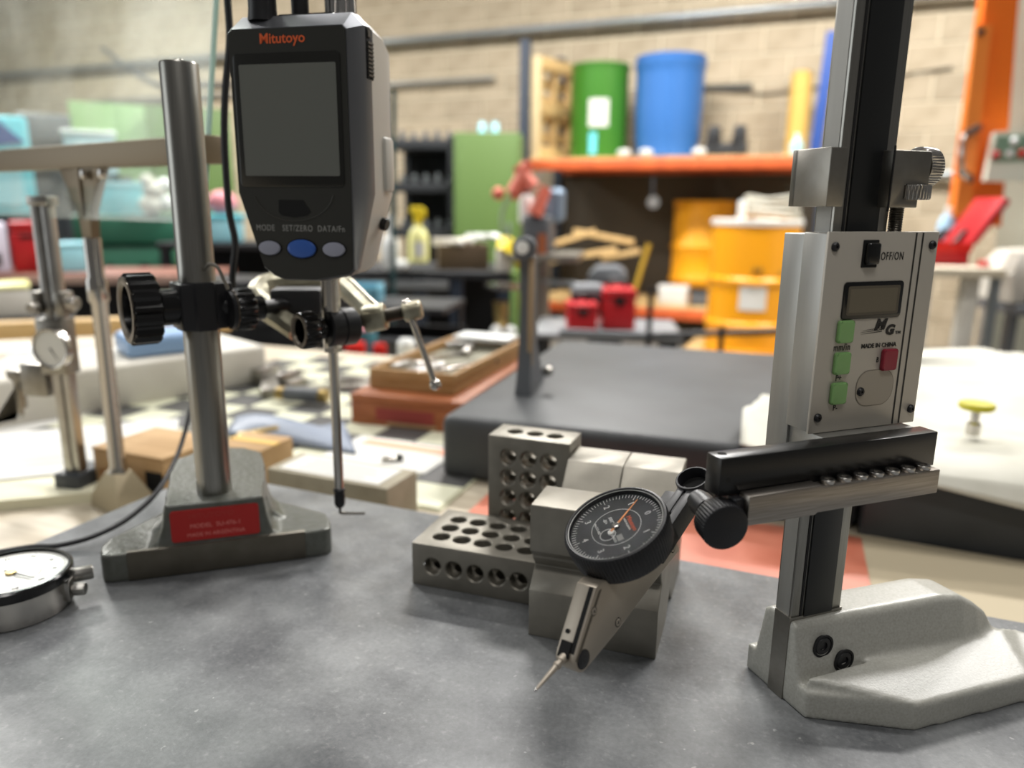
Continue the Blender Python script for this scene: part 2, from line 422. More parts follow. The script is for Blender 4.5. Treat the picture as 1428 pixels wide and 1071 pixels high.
# keys
def key(x, z, m_, nm):
    k = MB().prism(rrect(x-3.7, x+3.7, z-4.3, z+4.3, 1.1), FV-1.9, FV, 'xz', bev=.55).build(nm, m_, ho)
    return k
for z in (165.2, 153.0, 141.2): key(.9, z, 'btn_green', 'green_key')['label'] = 'green square key'
key(24.6, 153.0, 'btn_red', 'red_key')['label'] = 'dark red square key'
text('mm/in', 4.0e-3, 'black_ink', ho, frontM(.0010, FV*.001-.00008, .1590), sx=.72, sp=1.15)
text('P+', 3.4e-3, 'black_ink', ho, frontM(.0010, FV*.001-.00008, .1470), sx=.8)
text('P-', 3.4e-3, 'black_ink', ho, frontM(.0010, FV*.001-.00008, .1352), sx=.8)
text('B', 3.0e-3, 'black_ink', ho, frontM(.0196, FV*.001-.00008, .1530), sx=.7)
# emblem M G with speed lines
text('M', 5.6e-3, 'black_ink', ho, frontM(.0186, FV*.001-.00008, .1669), sx=1.25, bold=.00025, shear=.25, name='emblem')
text('G', 5.2e-3, 'black_ink', ho, frontM(.0238, FV*.001-.00010, .1646), sx=1.15, bold=.00028, shear=.2, name='emblem')
text('TM', 1.8e-3, 'black_ink', ho, frontM(.0284, FV*.001-.00008, .1634), sx=1.1)
for i, (x0, z) in enumerate(((9.2, 164.3), (10.2, 165.0), (9.6, 163.6))):
    MB().prism([(x0, z), (20, z+.55), (20, z+.9)], FV-.1, FV, 'xz').build('emblem_line', 'black_ink', ho)
text('MADE IN CHINA', 2.35e-3, 'black_ink', ho, frontM(.0194, FV*.001-.00008, .1588), sx=1.02, bold=.00005)
# battery cover
MB().prism(rrect(10.2, 29.4, 134.6, 149.2, 6.2, 8), FV-.12, FV+.05, 'xz').build('cover_outline', mat('cover_edge', '#7d766b', .5), ho)
MB().prism(rrect(10.5, 29.1, 134.9, 148.9, 6.0, 8), FV-.2, FV+.05, 'xz').build('battery_cover', mat('cover_paint', '#a39c90', .45, .35), ho)
MB().lathe([(1.75, 0), (1.75, .5), (1.2, 1.1), (.5, 1.15), (.45, .7), (.01, .7)], (12.6, FV-.1, 140.8), (0, -1, 0), 16).build('panel_screw', 'black_satin', ho)
MB().lathe([(7, 0, 1), (7, 6, 1), (5.5, 7.5)], (42.5, 4, 165), (1, 0, 0), teeth=36, depth=.5).build('locking_wheel', 'chrome_soft', hg)
# fine adjustment clamp
b = MB()
b.box(-10, -2, -6, 14, 211, 232, .5); b.box(-10, 39, 10.6, 14, 211, 232, .4)
b.build('clamp_block', 'steel_ground', hg)
b = MB(); b.prism([(19.9, 211), (34.5, 211), (34.5, 214.4), (27, 214.4), (27, 219.6), (39, 219.6), (39, 232), (19.9, 232)], -6, 10.8, 'xz', bev=.4)
b.build('clamp_jaw', 'steel_ground', hg)
MB().box(19.6, 20.2, -6.3, -5.8, 209.5, 233.5).build('gib_strip', 'black_matte', hg)
MB().lathe([(6.4, 214.0), (6.8, 214.6, 1), (6.8, 219.2, 1), (6.4, 219.6)], (34.2, -3.0, 0), (0, 0, 1), teeth=32, depth=.6).build('adjusting_nut', 'chrome_soft', hg)
MB().lathe([(2.4 + (.25 if i % 2 else 0), 196+i*.45) for i in range(44)], (31.0, 0, 0), (0, 0, 1), 16).build('adjusting_screw', 'screw_dark', hg)
MB().lathe([(4, 0), (4, 1.5), (7.6, 2.2), (7.9, 3, 1), (7.9, 8.5, 1), (7.3, 9.2), (5.6, 9.2), (5.4, 8.7), (.01, 8.7)], (38.6, 2.5, 226.5), (1, 0, 0), teeth=44, depth=.4).build('clamp_knob', 'chrome_soft', hg)
# measuring arm and jaw
arm = MB().box(-62.3, 38.4, -26, -17.5, 112.6, 126.5, .45).build('arm', 'anodised', hg)
MB().box(-8, 38.4, -17.6, 4, 114, 125.4, .3).build('arm_bracket', 'aluminium', hg)
MB().cyl((-58.4, -21, 126.40), (-58.4, -21, 126.56), 1.7).build('pin_hole', 'dark_void', arm)
MB().cyl((-58.8, -26.06, 118.5), (-58.8, -25.9, 118.5), .9).build('set_screw', 'rubber', arm)
jw = MB()
jw.prism([(-54, 103.0), (-24.2, 103.0), (-23.4, 103.8), (35, 103.8), (35, 113.5), (-22, 113.5), (-23, 114.2), (-54, 114.0)], -32, -26.3, 'xz', bev=.5)
jw = jw.build('scriber_jaw', 'steel_brushed', hg)
MB().box(-24, 35.2, -26.6, -18, 105, 112.5).build('jaw_backing', 'anodised', jw)
MB().box(-54, -24, -26.6, -25, 105, 112.5).build('jaw_gap', 'black_matte', jw)
for i in range(7):
    MB().lathe([(2.5, 0), (2.7, .3), (2.7, 1.5), (2.4, 1.8), (1.3, 1.8), (1.3, 1.2), (.01, 1.2)], (-17.6+i*7.75, -29.1, 113.4), (0, 0, 1), 20).build('jaw_screw', 'chrome_soft', jw)
MB().box(-57.5, -53.6, -29.5, -24.5, 103.4, 112.4, .6).build('jaw_end_block', 'black_satin', jw)

# ------------------------------------------------------------------ dial test indicator on the arm
DC = V((.03744407, .25314896, .09938571)); dn = V((-.38129848, -.24233617, .89212367)).normalized()
da = V((-.57081253, -.69737681, -.43340356)); da = (da - dn*da.dot(dn)).normalized(); ds = dn.cross(da)
if ds.x < 0: ds = -ds
# local axes of the indicator: x = side, y = towards the stylus, z = dial normal (mm)
DM = fr(DC, ds, da, dn)
if DM.determinant() < 0: DM = fr(DC, ds, da, dn)
left_handed = ds.cross(da).dot(dn) < 0
SX = -1 if left_handed else 1          # keep a right-handed frame: x is mirrored where needed
DM = fr(DC, ds*SX, da, dn)
ti = thing('dial_test_indicator', 'black faced dial test indicator with grey wedge body and thin stylus', 'dial indicator', M=DM)
prof = [(-23, -13), (13, -13), (20.3, -8.2), (24, -7.4)]
ang = [(42.3+4.6*cos(R(a)), -22.9+4.6*sin(R(a))) for a in (62, 30, 0, -30, -60, -95)]
prof += ang + [(22.7, -30.4), (3, -32.2), (-23, -35.4)]
side = 4.3*SX
bd = MB(); bd.prism(prof, -4.3, 4.3, 'yz', bev=.55); body = bd.build('body', 'dti_body', ti)
# plate line on the side face, slot on the narrow top edge
MB().prism([(22, -10.0), (23.5, -9.4), (45.6, -20.2), (44.8, -21.4)], side-.06*SX, side+.10*SX, 'yz').build('cover_seam', mat('seam', '#4f483d', .6), body)
tdir = V((0, 22.3, -11.6)).normalized()
def top_pt(x, d, lift): # along the sloping narrow edge
    return V((x, 23.5, -7.6)) + tdir*d + V((0, -tdir.z, tdir.y))*-lift
b = MB()
q0, q1 = V((2.4*SX, 24.2, -7.5)), V((2.4*SX, 44.3, -18.75))
up_ = V((0, 11.6, 22.3)).normalized()
b.loft([[q0+V((-.9, 0, 0))-up_*.6, q0+V((.9, 0, 0))-up_*.6, q0+V((.9, 0, 0))+up_*.12, q0+V((-.9, 0, 0))+up_*.12], [q1+V((-.9, 0, 0))-up_*.6, q1+V((.9, 0, 0))-up_*.6, q1+V((.9, 0, 0))+up_*.12, q1+V((-.9, 0, 0))+up_*.12]])
b.build('lever_slot', 'dark_void', body)
q0 = V((-1.8*SX, 38.6, -15.2)); MB().cyl(q0-up_*.3, q0+up_*.14, .8).build('pin_hole', 'dark_void', body)
b = MB(); q0, q1 = V((-.6*SX, 41.4, -16.6)), V((-.6*SX, 46.2, -19.2))
b.loft([[q+V((-2.2, 0, 0))-up_*3, q+V((2.2, 0, 0))-up_*3, q+V((2.2, 0, 0))+up_*.2, q+V((-2.2, 0, 0))+up_*.2] for q in (q0, q1)]); b.build('stylus_slot', 'dark_void', body)
def side_screw(y, z, r, m_, nm):
    o = MB().lathe([(r, 0), (r, .18), (r*.92, .3), (.01, .3)], (side-.05*SX, y, z), (SX, 0, 0), 20).build(nm, m_, ti)
    k = MB(); 
    k.box(side+.24*SX-.02, side+.24*SX+.02, y-r*.6, y+r*.6, z-.16, z+.16); k.box(side+.24*SX-.02, side+.24*SX+.02, y-.16, y+.16, z-r*.6, z+r*.6)
    k.build('cross_slot', 'black_ink', o)
    MB().lathe([(r+.35, 0), (r+.35, .1), (r, .1)], (side-.05*SX, y, z), (SX, 0, 0), 20, cap=False).build('screw_rim', 'dark_void', o)
side_screw(29.3, -13.4, 1.3, 'dti_body', 'case_screw'); side_screw(21.6, -27.6, 1.4, 'dti_body', 'case_screw'); side_screw(-19.5, -31.0, 1.5, 'dti_body', 'case_screw')
side_screw(42.3, -22.9, 3.1, 'black_satin', 'pivot_screw')
# stylus
p0 = V((-.3*SX, 44.6, -20.0)); p1 = V((-.3*SX, 61.4, -17.3)); d = (p1-p0).normalized()
st = MB().lathe([(1.55, 0), (1.65, 1.6), (1.5, 3.0), (1.0, 3.3), (1.0, 4.2), (1.45, 4.5), (1.45, 5.6), (1.05, 5.9), (.62, 14), (.55, 15.6), (.35, 16.6)], p0, d, 18).build('stylus', 'dti_body', ti)
MB().ball(p1, .55, 10).build('contact_ball', 'chrome', st)
MB().lathe([(2.2, -1.9), (2.2, 1.9)], p0-d*1.2, (1, 0, 0), 20).build('stylus_pivot', 'chrome_soft', st)
# bezel
bz = MB().lathe([(14, -12.4), (18.2, -12.2), (18.9, -11.0, 1), (19.6, -4.5, 1), (19.6, -1.2, 1), (19.3, -.5, 1), (19.2, -.25), (18.5, 0), (18.2, -.1), (17.9, -.7), (17.8, -3.0)], (0, 0, 0), (0, 0, 1), teeth=90, depth=.28, cap=False).build('bezel', 'black_satin', ti)
MB().lathe([(18.05, -.5), (17.8, -.25), (17.5, -.5)], n=64, cap=False).build('crystal_rim', 'grey_ink', bz)
MB().cyl((0, 0, -6), (0, 0, -2.4), 17.8, n=64).build('dial_face', 'dial_black', ti)
zd = V((.90786788, .08381073, .41079396)); zl = (DM.to_3x3().transposed() @ zd); th0 = math.atan2(zl.y, zl.x)
dface = [o for o in ti.children if o.name.startswith('dial_face')][0]
tk = MB()
for i in range(80):
    a = th0 - 2*pi*i/80; L_ = 2.6 if i % 10 == 0 else (1.9 if i % 5 == 0 else 1.5)
    M = Mx.Rotation(a, 4, 'Z')
    tk.box(17.0-L_, 17.0, -.12, .12, -2.42, -2.34, M=M)
tk.build('graduations', 'white_ink', dface, kind='stuff')
Rc = DM.to_3x3().transposed()
for i, s_ in enumerate(('0', '1', '2', '3', '4', '3', '2', '1')):
    a = th0 - 2*pi*i/8
    text(s_, 3.5e-3, 'white_ink', dface, Mx.Translation((.0124*cos(a), .0124*sin(a), -.00235)) @ Mx.Rotation(th0-pi/2, 4, 'Z'), sx=.9, name='numeral')
UPM = Mx.Rotation(th0-pi/2, 4, 'Z')
def on_dial(s_, x, y, size, m_='white_ink', sx=1.0, nm='lettering'):
    text(s_, size*1e-3, m_, dface, UPM @ Mx.Translation((x*.001, y*.001, -.00235)), sx=sx, name=nm)
on_dial('Mitutoyo', 1.6, 5.6, 2.5, 'orange_ink', .95); on_dial('MADE IN JAPAN', 1.0, 3.9, 1.0, 'white_ink')
on_dial('.0001"', -4.6, -.6, 1.9, sx=.8); on_dial('-0/+', -5.0, -2.8, 1.9); on_dial('No.513-403', -3.0, -6.6, 1.3); on_dial('JEWELED', 5.6, -2.6, 1.2, sx=.9)
b = MB(); b.prism([(4.6, -1.6), (7.8, -1.6), (7.8, .6), (4.6, .6)], -2.42, -2.34, 'xy', M=UPM); b.build('dial_mark', 'grey_ink', dface)
b = MB(); 
b.lathe([(9.4, -2.40), (9.4, -2.34), (9.2, -2.34), (9.2, -2.40)], n=64, cap=False)
b.lathe([(3.0, -2.40), (3.0, -2.34), (2.75, -2.34), (2.75, -2.40)], UPM @ V((2.2, -4.0, 0)), n=32, cap=False); b.build('dial_ring', 'white_ink', dface)
hub = MB().lathe([(1.5, -2.4), (1.5, -1.5), (.9, -1.3), (.01, -1.3)], n=20).build('hub', 'chrome_soft', dface)
na = th0 + R(37); M = Mx.Rotation(na, 4, 'Z')
b = MB(); b.prism([(-3, -.45), (0, -.45), (14.6, -.16), (14.6, .16), (0, .45), (-3, .45)], -1.9, -1.75, 'xy', M=M); b.build('needle', 'needle_orange', dface)
MB().lathe([(1.2, -2.4), (1.2, -1.8), (.01, -1.8)], UPM @ V((2.0, -2.6, 0)), n=16).build('small_hub', 'white_ink', dface)
MB().cyl((0, 0, -.75), (0, 0, -.45), 17.7, n=64).build('crystal', 'clear', bz)
# dovetail stem with split ring, swivel clamp and thumb wheel
xo = 1.5*SX
b = MB(); b.box(xo-4, xo-.5, -44, -12, -30, -21, .4); b.box(xo+.5, xo+4, -44, -12, -30, -21, .4); b.box(xo-4, xo+4, -24, -10, -30, -22.5, .4)
hs = b.build('stem_bar', 'black_satin', ti)
b = MB(); b.lathe([(7.0, -30), (7.2, -29.4), (7.2, -20.8), (6.9, -20.3), (6.2, -20.3), (6.0, -20.8), (6.0, -30)], (xo, -49, 0), n=40, cap=False); b.build('split_ring', 'black_satin', hs)
MB().lathe([(5.8, -28), (5.8, -25), (.01, -25)], (xo, -49, 0), n=24).build('ring_floor', 'dark_void', hs)
kc = DM.inverted() @ at(1013, 737, .2400); kb = DM.inverted() @ at(987, 711, .2545)
kc, kb = kc*1000, kb*1000; kd = (kc-kb).normalized(); Lk = (kc-kb).length
MB().lathe([(4, -9), (4, Lk-9.5), (7.8, Lk-8.8), (8.3, Lk-8.2, 1), (8.6, Lk-1.2, 1), (8.2, Lk-.4), (7.6, 0+Lk), (.01, Lk)], kb, kd, teeth=44, depth=.35).build('clamp_wheel', 'black_satin', ti)
b = MB(); b.lathe([(4.6, -6), (4.6, 0.5), (3.8, 1)], kb, kd, 20); b.box(xo-3, xo+9, -41, -29, -29, -21.5, .8); b.build('swivel_clamp', 'black_satin', ti)
e1 = DM.inverted() @ (hg.matrix_basis @ V((-.061, -.0285, .108))); e1 = e1*1000
MB().cyl(kb-kd*2, e1, 3.6, 3.6, 16).build('clamp_spigot', 'black_satin', ti)

# ------------------------------------------------------------------ drilled blocks and V-blocks
IN = 25.4
def drilled_mesh():
    b = MB(); b.box(0, 3*IN, 0, 2*IN, 0, IN, .5); o = b.build('drilled_block', 'steel_ground')
    c = MB(); r, rc, e = 4.9, 5.5, .6
    def hole(p, ax, L):
        c.lathe([(rc+.3, -.3), (rc, 0), (r, e), (r, L-e), (rc, L), (rc+.3, L+.3)], p, ax, 24)
    for i in range(5):
        for j in range(3): hole((IN*.5*(i+1), IN*.5*(j+1), 0), (0, 0, 1), IN)
        hole((IN*.5*(i+1), 0, IN*.5), (0, 1, 0), 2*IN)
    for j in range(3): hole((0, IN*.5*(j+1), IN*.5), (1, 0, 0), 3*IN)
    co = c.build('cut', 'steel_ground')
    md = o.modifiers.new('b', 'BOOLEAN'); md.operation = 'DIFFERENCE'; md.solver = 'EXACT'; md.use_self = True; md.object = co
    me = bpy.data.meshes.new_from_object(o.evaluated_get(bpy.context.evaluated_depsgraph_get()))
    o.modifiers.clear(); o.data = me; me.name = 'drilled_block'; me.shade_smooth(); me.set_sharp_from_angle(angle=R(30))
    me.materials.clear(); me.materials.append(MATS['steel_ground'])
    bpy.data.objects.remove(co); return o
mat('steel_block', '#8d897f', .48, .7, col2='#7d7970', nscale=60, pos=(.3, .7), bump=.04, bscale=1200)
k1 = drilled_mesh(); k1.data.materials[0] = MATS['steel_block']
k1.location = (-.0554, .391, .0002); k1.rotation_euler = (0, 0, R(-18.7))
tag(k1, 'drilled steel setting block lying flat on the plate, rows of holes on top', 'setting block', 'drilled steel setting blocks')
k2 = k1.copy(); C.objects.link(k2)
s20 = R(-20.1); ux, vx = V((cos(s20), sin(s20), 0)), V((-sin(s20), cos(s20), 0))
# standing on its short end: long axis up, 2 inch face to the front
k2.matrix_world = fr(V((-.0139, .4319, .0002)) + ux*0 + vx*.0254, V((0, 0, 1)), ux, vx) if False else fr(V((-.0139, .4325, .0002)), V((0, 0, 1)), ux, V((0, 0, 1)).cross(ux))
tag(k2, 'drilled steel setting block standing on end behind the flat one', 'setting block', 'drilled steel setting blocks')
VO = V((.0096, .3400, 0)); VY = R(-18.7)
vp = [(0, 0), (0, 25), (9.5, 34.5), (4.5, 40.5), (4.5, 42), (0, 46), (0, 70), (27.5, 70), (49.2, 48.2), (71, 70), (97, 70), (97, 46), (92.5, 41.5), (87.5, 36), (97, 25), (97, 0), (61, 0), (48.5, 13), (36, 0)]
vb = MB().prism(vp, 0, 31.6, 'yz', bev=.4, seg=1).build('v_block', 'steel_block'); vb.location = VO; vb.rotation_euler = (0, 0, VY)
tag(vb, 'grey steel V block, left one of the pair behind the dial indicator', 'V block', 'pair of steel V blocks')
vb2 = vb.copy(); C.objects.link(vb2); vb2.location = VO + V((cos(VY), sin(VY), 0))*.0320
tag(vb2, 'grey steel V block, right one of the pair nearest the black arm', 'V block', 'pair of steel V blocks')

# ------------------------------------------------------------------ comparator stand with display gauge (left)
SP = R(18.7); SO = V((-.2174, .3903, 0))
cs = thing('comparator_stand', 'comparator stand with hammered grey foot and bright steel post at left', 'gauge stand', SO, SP)
b = MB()
foot = [(-13, 4), (-12, 1), (-8, -.5), (110, -.5), (114, 3), (115, 12), (113, 26), (80, 62), (78, 88), (66, 104), (49, 109), (32, 104), (20, 88), (17, 62), (-12, 24), (-14, 12)]
b.prism(foot, 0, 17, 'xy')
hump = [(-3, 8), (10, 16), (17, 20), (20.5, 30), (22, 42), (76, 42), (77.5, 30), (80, 20), (86, 16), (101, 8)]
b.prism(hump, 1.5, 26, 'xz')
up = [(22, 6), (76, 6), (78, 60), (76, 88), (64, 102), (49, 107), (34, 102), (22, 88), (20, 60)]
b.prism(up, 0, 42, 'xy')
b.loft([[(4, 26, 10), (96, 26, 10), (80, 26, 24), (76, 26, 40), (22, 26, 40), (18, 26, 24)], [(16, 64, 10), (82, 64, 10), (80, 64, 20), (76, 64, 40), (22, 64, 40), (18, 64, 20)]])
ft = b.build('foot', 'hammer_grey', cs); remesh(ft, .0012, 4)
MB().box(1, 98.5, -1.6, 2, .6, 18, .6).build('machined_face', 'machined', cs)
MB().prism(rrect(25, 73, 19.6, 38.4, 1.8), .4, 2.2, 'xz').build('name_plate', 'red_plate', cs)
npl = [o for o in cs.children if o.name.startswith('name_plate')][0]
text('MITUTOYO', 4.0e-3, mat('plate_faint', '#a8322b', .5), npl, frontM(.047, .00034, .0345), sx=1.2)
text('MODEL  SU-476-1', 3.6e-3, 'plate_print', npl, frontM(.049, .00034, .0284), sx=1.0)
text('MADE IN ARGENTINA', 3.2e-3, 'plate_print', npl, frontM(.049, .00034, .0231), sx=1.0)
MB().lathe([(9.9, 38), (9.9, 280.5), (9.4, 281.6), (3, 281.8), (2.4, 283.2), (.01, 283.4)], (48.7, 20, 0), n=40).build('post', 'column_steel', cs)
# post clamp with its two lock knobs (world directions turned into the stand's frame)
Ms = (Mx.Translation(SO) @ Mx.Rotation(SP, 4, 'Z')).inverted()
def S(p): return (Ms @ V(p))*1000
pc = S((-.1777, .4248, .1535)); kn = Ms.to_3x3() @ V((-.78, -.626, 0)); kside = V((-kn.y, kn.x, 0)) * -1
ck = MB()
ck.lathe([(12.4, -13.5), (13, -12.5), (13, 12.5), (12.4, 13.5)], pc, (0, 0, 1), 8)
Mk = fr(pc*.001, kn, V((0, 0, 1)).cross(kn), V((0, 0, 1)))
ck.box(-16, 12.5, -11, 11, -13, 13, 1.2, M=Mk)
ck = ck.build('post_clamp', 'black_satin', cs)
def fluted(nm, p, ax, r, L, shaft, rs, par, rim='chrome_soft'):
    o = MB().lathe([(rs, -shaft), (rs, -.5), (r*.55, 0), (r*.93, .4, 1), (r, 1.4, 1), (r, L-1.2, 1), (r*.955, L-.3, 1), (r*.8, L)], p, ax, teeth=16, depth=r*.085, cap=False).build(nm, 'black_gloss', par)
    e = V(p)+V(ax).normalized()*L
    MB().lathe([(r*.90, -.5), (r*.92, .35), (r*.80, .55), (r*.72, .2), (r*.66, -1.0)], e, ax, 40, cap=False).build('rim', mat('rim_bronze', '#6d655a', .4, .6), o)
    MB().lathe([(r*.68, -.6), (r*.62, -L*.55), (.01, -L*.6)], e, ax, 32, cap=False).build('socket', 'black_gloss', o)
fluted('lock_knob', pc + kn*22.5, kn, 19.5, 15.5, 13, 10.2, cs)
kr = S(at(352, 430, .432))
fluted('swivel_knob', kr, kn, 12.3, 11, 6, 7, cs)
MB().lathe([(9, 0), (10.8, .6), (10.8, 3), (6, 3.6), (.01, 3.6)], kr + kn*10.6, kn, 24).build('knob_washer', 'black_satin', cs)
MB().cyl(pc + V((8, 0, 0)), kr + kn*2, 6.5, 6.5, 20).build('swivel_arm', 'black_satin', cs)
# wire loop through the clamp
MB().tube([S(at(x, y, Y)) for x, y, Y in ((285, 376, .418), (293, 368, .41), (304, 374, .408), (312, 390, .408), (318, 403, .41))], 1.0, 8, 5).build('wire_loop', 'steel_dull', cs)
# cross arm to the gauge stem
pa = S(at(424, 424, .462))
MB().tube([kr, kr*.5+pa*.5+V((0, 3, 0)), pa], 4.2, 14, 3).build('cross_arm', 'black_satin', cs)

UA = at(324, 150, .4068); UYAW = R(-13)
du = thing('digital_indicator', 'dark grey digital indicator with blank square screen and three oval buttons', 'digital indicator', UA, UYAW)
def sec(x0, x1, zt, zb, v, cl, cr, r=3):
    # outline with cut lower corners; equal point counts
    return [(x0+r, v, zt), (x1-r, v, zt), (x1, v, zt-r), (x1, v, -42), (x1-cr, v, zb+4), (x1-cr-2.5, v, zb+1.2), ((x0+x1)/2+10, v, zb-2.2), ((x0+x1)/2-8, v, zb-2.4), (x0+cl+6, v, zb-.4), (x0+cl, v, zb+4), (x0, v, -42), (x0, v, zt-r)]
b = MB()
b.loft([sec(.4, 64.4, 36.9, -84.2, 0, 12, .6, 2), sec(0, 64.9, 37.3, -84.6, .8, 12, .6, 2), sec(-2.5, 69.4, 44.2, -85.4, 9, 13, 8, 6), sec(-2.5, 69.6, 44.6, -85.4, 17, 13, 10, 6)])
b.build('front_case', 'unit_silver', du, ang=28)
b = MB(); b.loft([sec(-2.2, 69.3, 43.9, -85.2, 17, 13, 10, 6), sec(-2, 69.2, 43.2, -85.2, 34, 13, 11, 7), sec(0, 66, 40, -84, 50, 12, 11, 8)])
b.box(60, 71.4, 30, 42, -41, -12, 2.5); b.build('rear_case', 'shell_light', du, ang=28)
def face_pts(v): return sec(.9, 64.0, 36.4, -83.8, v, 11.8, .6, 1.6)
fp = MB().loft([face_pts(-.7), face_pts(.4)]).build('bezel', 'bezel_dark', du)
MB().prism(rrect(2.6, 61.0, -39.4, 25.2, 2.4), -1.0, -.4, 'xz', bev=.2).build('screen_frame', 'screen_frame', fp)
MB().prism(rrect(5.8, 58.6, -33.7, 20.0, .8), -1.15, -.6, 'xz').build('screen', 'lcd_glass', fp)
text('Mitutoyo', 6.6e-3, 'orange_ink', fp, frontM(.0304, -.00078, .0316), bold=.00010, sx=1.02)
b = MB(); b.prism([(23.6, -45.6), (37.5, -45.6), (41.6, -51.6), (39.4, -53.4), (32, -54.6), (24.6, -53.4), (23.2, -51.6)], -.8, 0, 'xz'); b.build('sensor_window', 'dark_void', fp)
b = MB(); b.tube([(32+22.5*cos(R(a)), -.75, -40.8-15.4*sin(R(a))) for a in range(8, 173, 8)], .3, 6); b.build('smile_groove', mat('groove', '#35342f', .5), fp)
for (s_, x) in (('MODE', 15.0), ('SET/ZERO', 33.4), ('DATA/Fn', 52.4)):
    text(s_, 4.4e-3, 'grey_ink', fp, frontM(x*.001, -.00078, -.0600), sx=.80, sp=1.14)
for (x, rx, rz, m_, nm) in ((16.9, 6.2, 3.7, 'btn_grey', 'grey_button'), (35.4, 8.0, 4.7, 'btn_blue', 'blue_button'), (53.6, 6.2, 3.7, 'btn_grey', 'grey_button')):
    def ring(k, v): return [(x+rx*k*cos(2*pi*i/32), v, -70.3+rz*k*sin(2*pi*i/32)) for i in range(32)]
    MB().loft([ring(1.12, -.6), ring(1.12, -.86)]).build('button_well', 'dark_void', fp)
    MB().loft([ring(1, -.5), ring(1, -1.5), ring(.93, -2.0), ring(.75, -2.2)]).build(nm, m_, fp)
gr = MB().box(69.2, 69.9, 11.0, 19.0, 14, 38, .3).build('vent_recess', 'dark_void', du)
for i in range(9): MB().box(69.3, 70.5, 11.8, 18.4, 15.2+i*1.9, 16.3+i*1.9).build('vent_rib', 'bezel_dark', gr)
MB().box(69.3, 70.5, 11.8, 15, 33.5, 37).build('vent_rib', 'bezel_dark', gr)
MB().lathe([(3.6, -1), (3.6, 1.6), (3.0, 2.2), (.01, 2.2)], (66.0, 36, -58), (1, 0, -.22), 20).build('side_plug', 'black_gloss', du)
# top connectors
MB().box(20, 51, 14, 42, 43.5, 46.4, 1.2).build('top_pad', 'black_gloss', du)
MB().lathe([(7.6, 42), (7.0, 48), (6.6, 90)], (14, 11, 0), (0, 0, 1), 24).build('cable_boot', 'black_satin', du)
MB().lathe([(4.5, 46), (4.5, 80)], (28, 24, 0), (0, 0, 1), 24).build('cap_rod', 'black_satin', du)
MB().lathe([(8.2, 44), (8.2, 47, 1), (8.2, 75, 1)], (46, 34, 0), (0, 0, 1), teeth=20, depth=.8).build('lifting_cap', 'chrome', du)
# stem, extension rod, bent contact point
Mu = (Mx.Translation(UA) @ Mx.Rotation(UYAW, 4, 'Z')).inverted()
def U(p): return (Mu @ V(p))*1000
sp = U(at(461, 410, .430)); sx_, sy_ = sp.x, sp.y
rb = U(at(478.5, 682, .430)).z
zc = sp.z
MB().lathe([(6.6, -80), (6.6, -88.2), (5.4, -88.8), (5.4, U(at(470, 484, .430)).z)], (sx_, sy_, 0), (0, 0, 1), 28).build('stem', 'chrome_soft', du)
MB().lathe([(5.8, U(at(470, 490, .430)).z), (5.6, U(at(470, 480, .430)).z)], (sx_, sy_, 0), (0, 0, 1), 6).build('stem_nut', 'chrome_soft', du)
zt = U(at(470, 488, .430)).z
MB().lathe([(2.9, zt), (2.75, rb)], (sx_, sy_, 0), (0, 0, 1), 24).build('extension_rod', 'chrome_soft', du)
pt = MB().lathe([(2.8, rb+1), (3.6, rb), (3.6, rb-1.4), (2.9, rb-2.2), (3.3, rb-3), (3.3, rb-9.5), (2.2, rb-11.5)], (sx_, sy_, 0), (0, 0, 1), 24).build('point_holder', 'black_satin', du)
te = U(at(509, 716, .430))
MB().tube([(sx_, sy_, rb-9), (sx_, sy_, te.z+2), (sx_+1.4, sy_, te.z+.2), (te.x, te.y, te.z)], [.9, .9, .9, .75], 8, 3).build('bent_contact', 'screw_dark', pt)
# swivel clamp on the stem: collar pair and fluted knob
zs = U(at(466, 457, .430)).z
kx = (V((-.75, -.66, 0))); kx = Mu.to_3x3() @ kx; kx.z = 0; kx.normalize()
b = MB(); b.lathe([(10.2, -9.0), (11, -8), (11, -.7), (10.3, -.3), (10.3, .3), (11, .7), (11, 8.5), (10, 9.5)], V((sx_, sy_, zs)) - kx*4.5, -kx, 32)
sc_ = b.build('swivel_clamp', 'black_satin', du)
fluted('clamp_knob', V((sx_, sy_, zs)) + kx*10.5, kx, 10.6, 10, 8, 6, du)

# ------------------------------------------------------------------ C-clamp with tommy bar
cc = thing('c_clamp', 'silver cast C clamp with threaded screw and sliding tommy bar', 'C clamp', (0, 0, 0))
def P(x, y, Y): return at(x, y, Y)*1000
pth = [P(414, 462, .444), P(394, 447, .449), P(370, 430, .458), P(359, 416, .468), P(364, 405, .478), P(380, 398, .484), P(402, 395, .486), P(430, 394, .488), P(458, 395, .488), P(480, 401, .484), P(497, 416, .470), P(512, 431, .456), P(524, 441, .450)]
b = MB()
b.tube(pth, [6.4, 6.8, 7.4, 7.8, 8.0, 7.8, 7.6, 7.4, 7.2, 6.8, 6.4, 6.4, 6.4], 10, 3)
inner = [p + V((0, 0, 2.5)) for p in pth]
b.build('frame', 'cast_silver', cc)
b = MB(); b.tube([p + V((0, 0, 6.6)) + (V((-.115, .466, .16))*1000 - p).normalized()*(-1.5) for p in pth], 1.8, 6, 3); b.build('frame_rib', 'cast_silver', cc)
ax0, ax1 = P(505, 447, .446), P(574, 433.5, .446); ad = (ax1-ax0).normalized()
MB().lathe([(7.6, -1), (8.2, 0), (8.2, 11), (7.4, 12)], P(511, 445.5, .446), ad, 24).build('screw_boss', 'cast_silver', cc)
Ls = (ax1-ax0).length
MB().lathe([(3.6 + (.55 if i % 2 else 0), -14+i*.75) for i in range(int((Ls+10)/.75))], ax0, ad, 18).build('screw', 'screw_dark', cc)
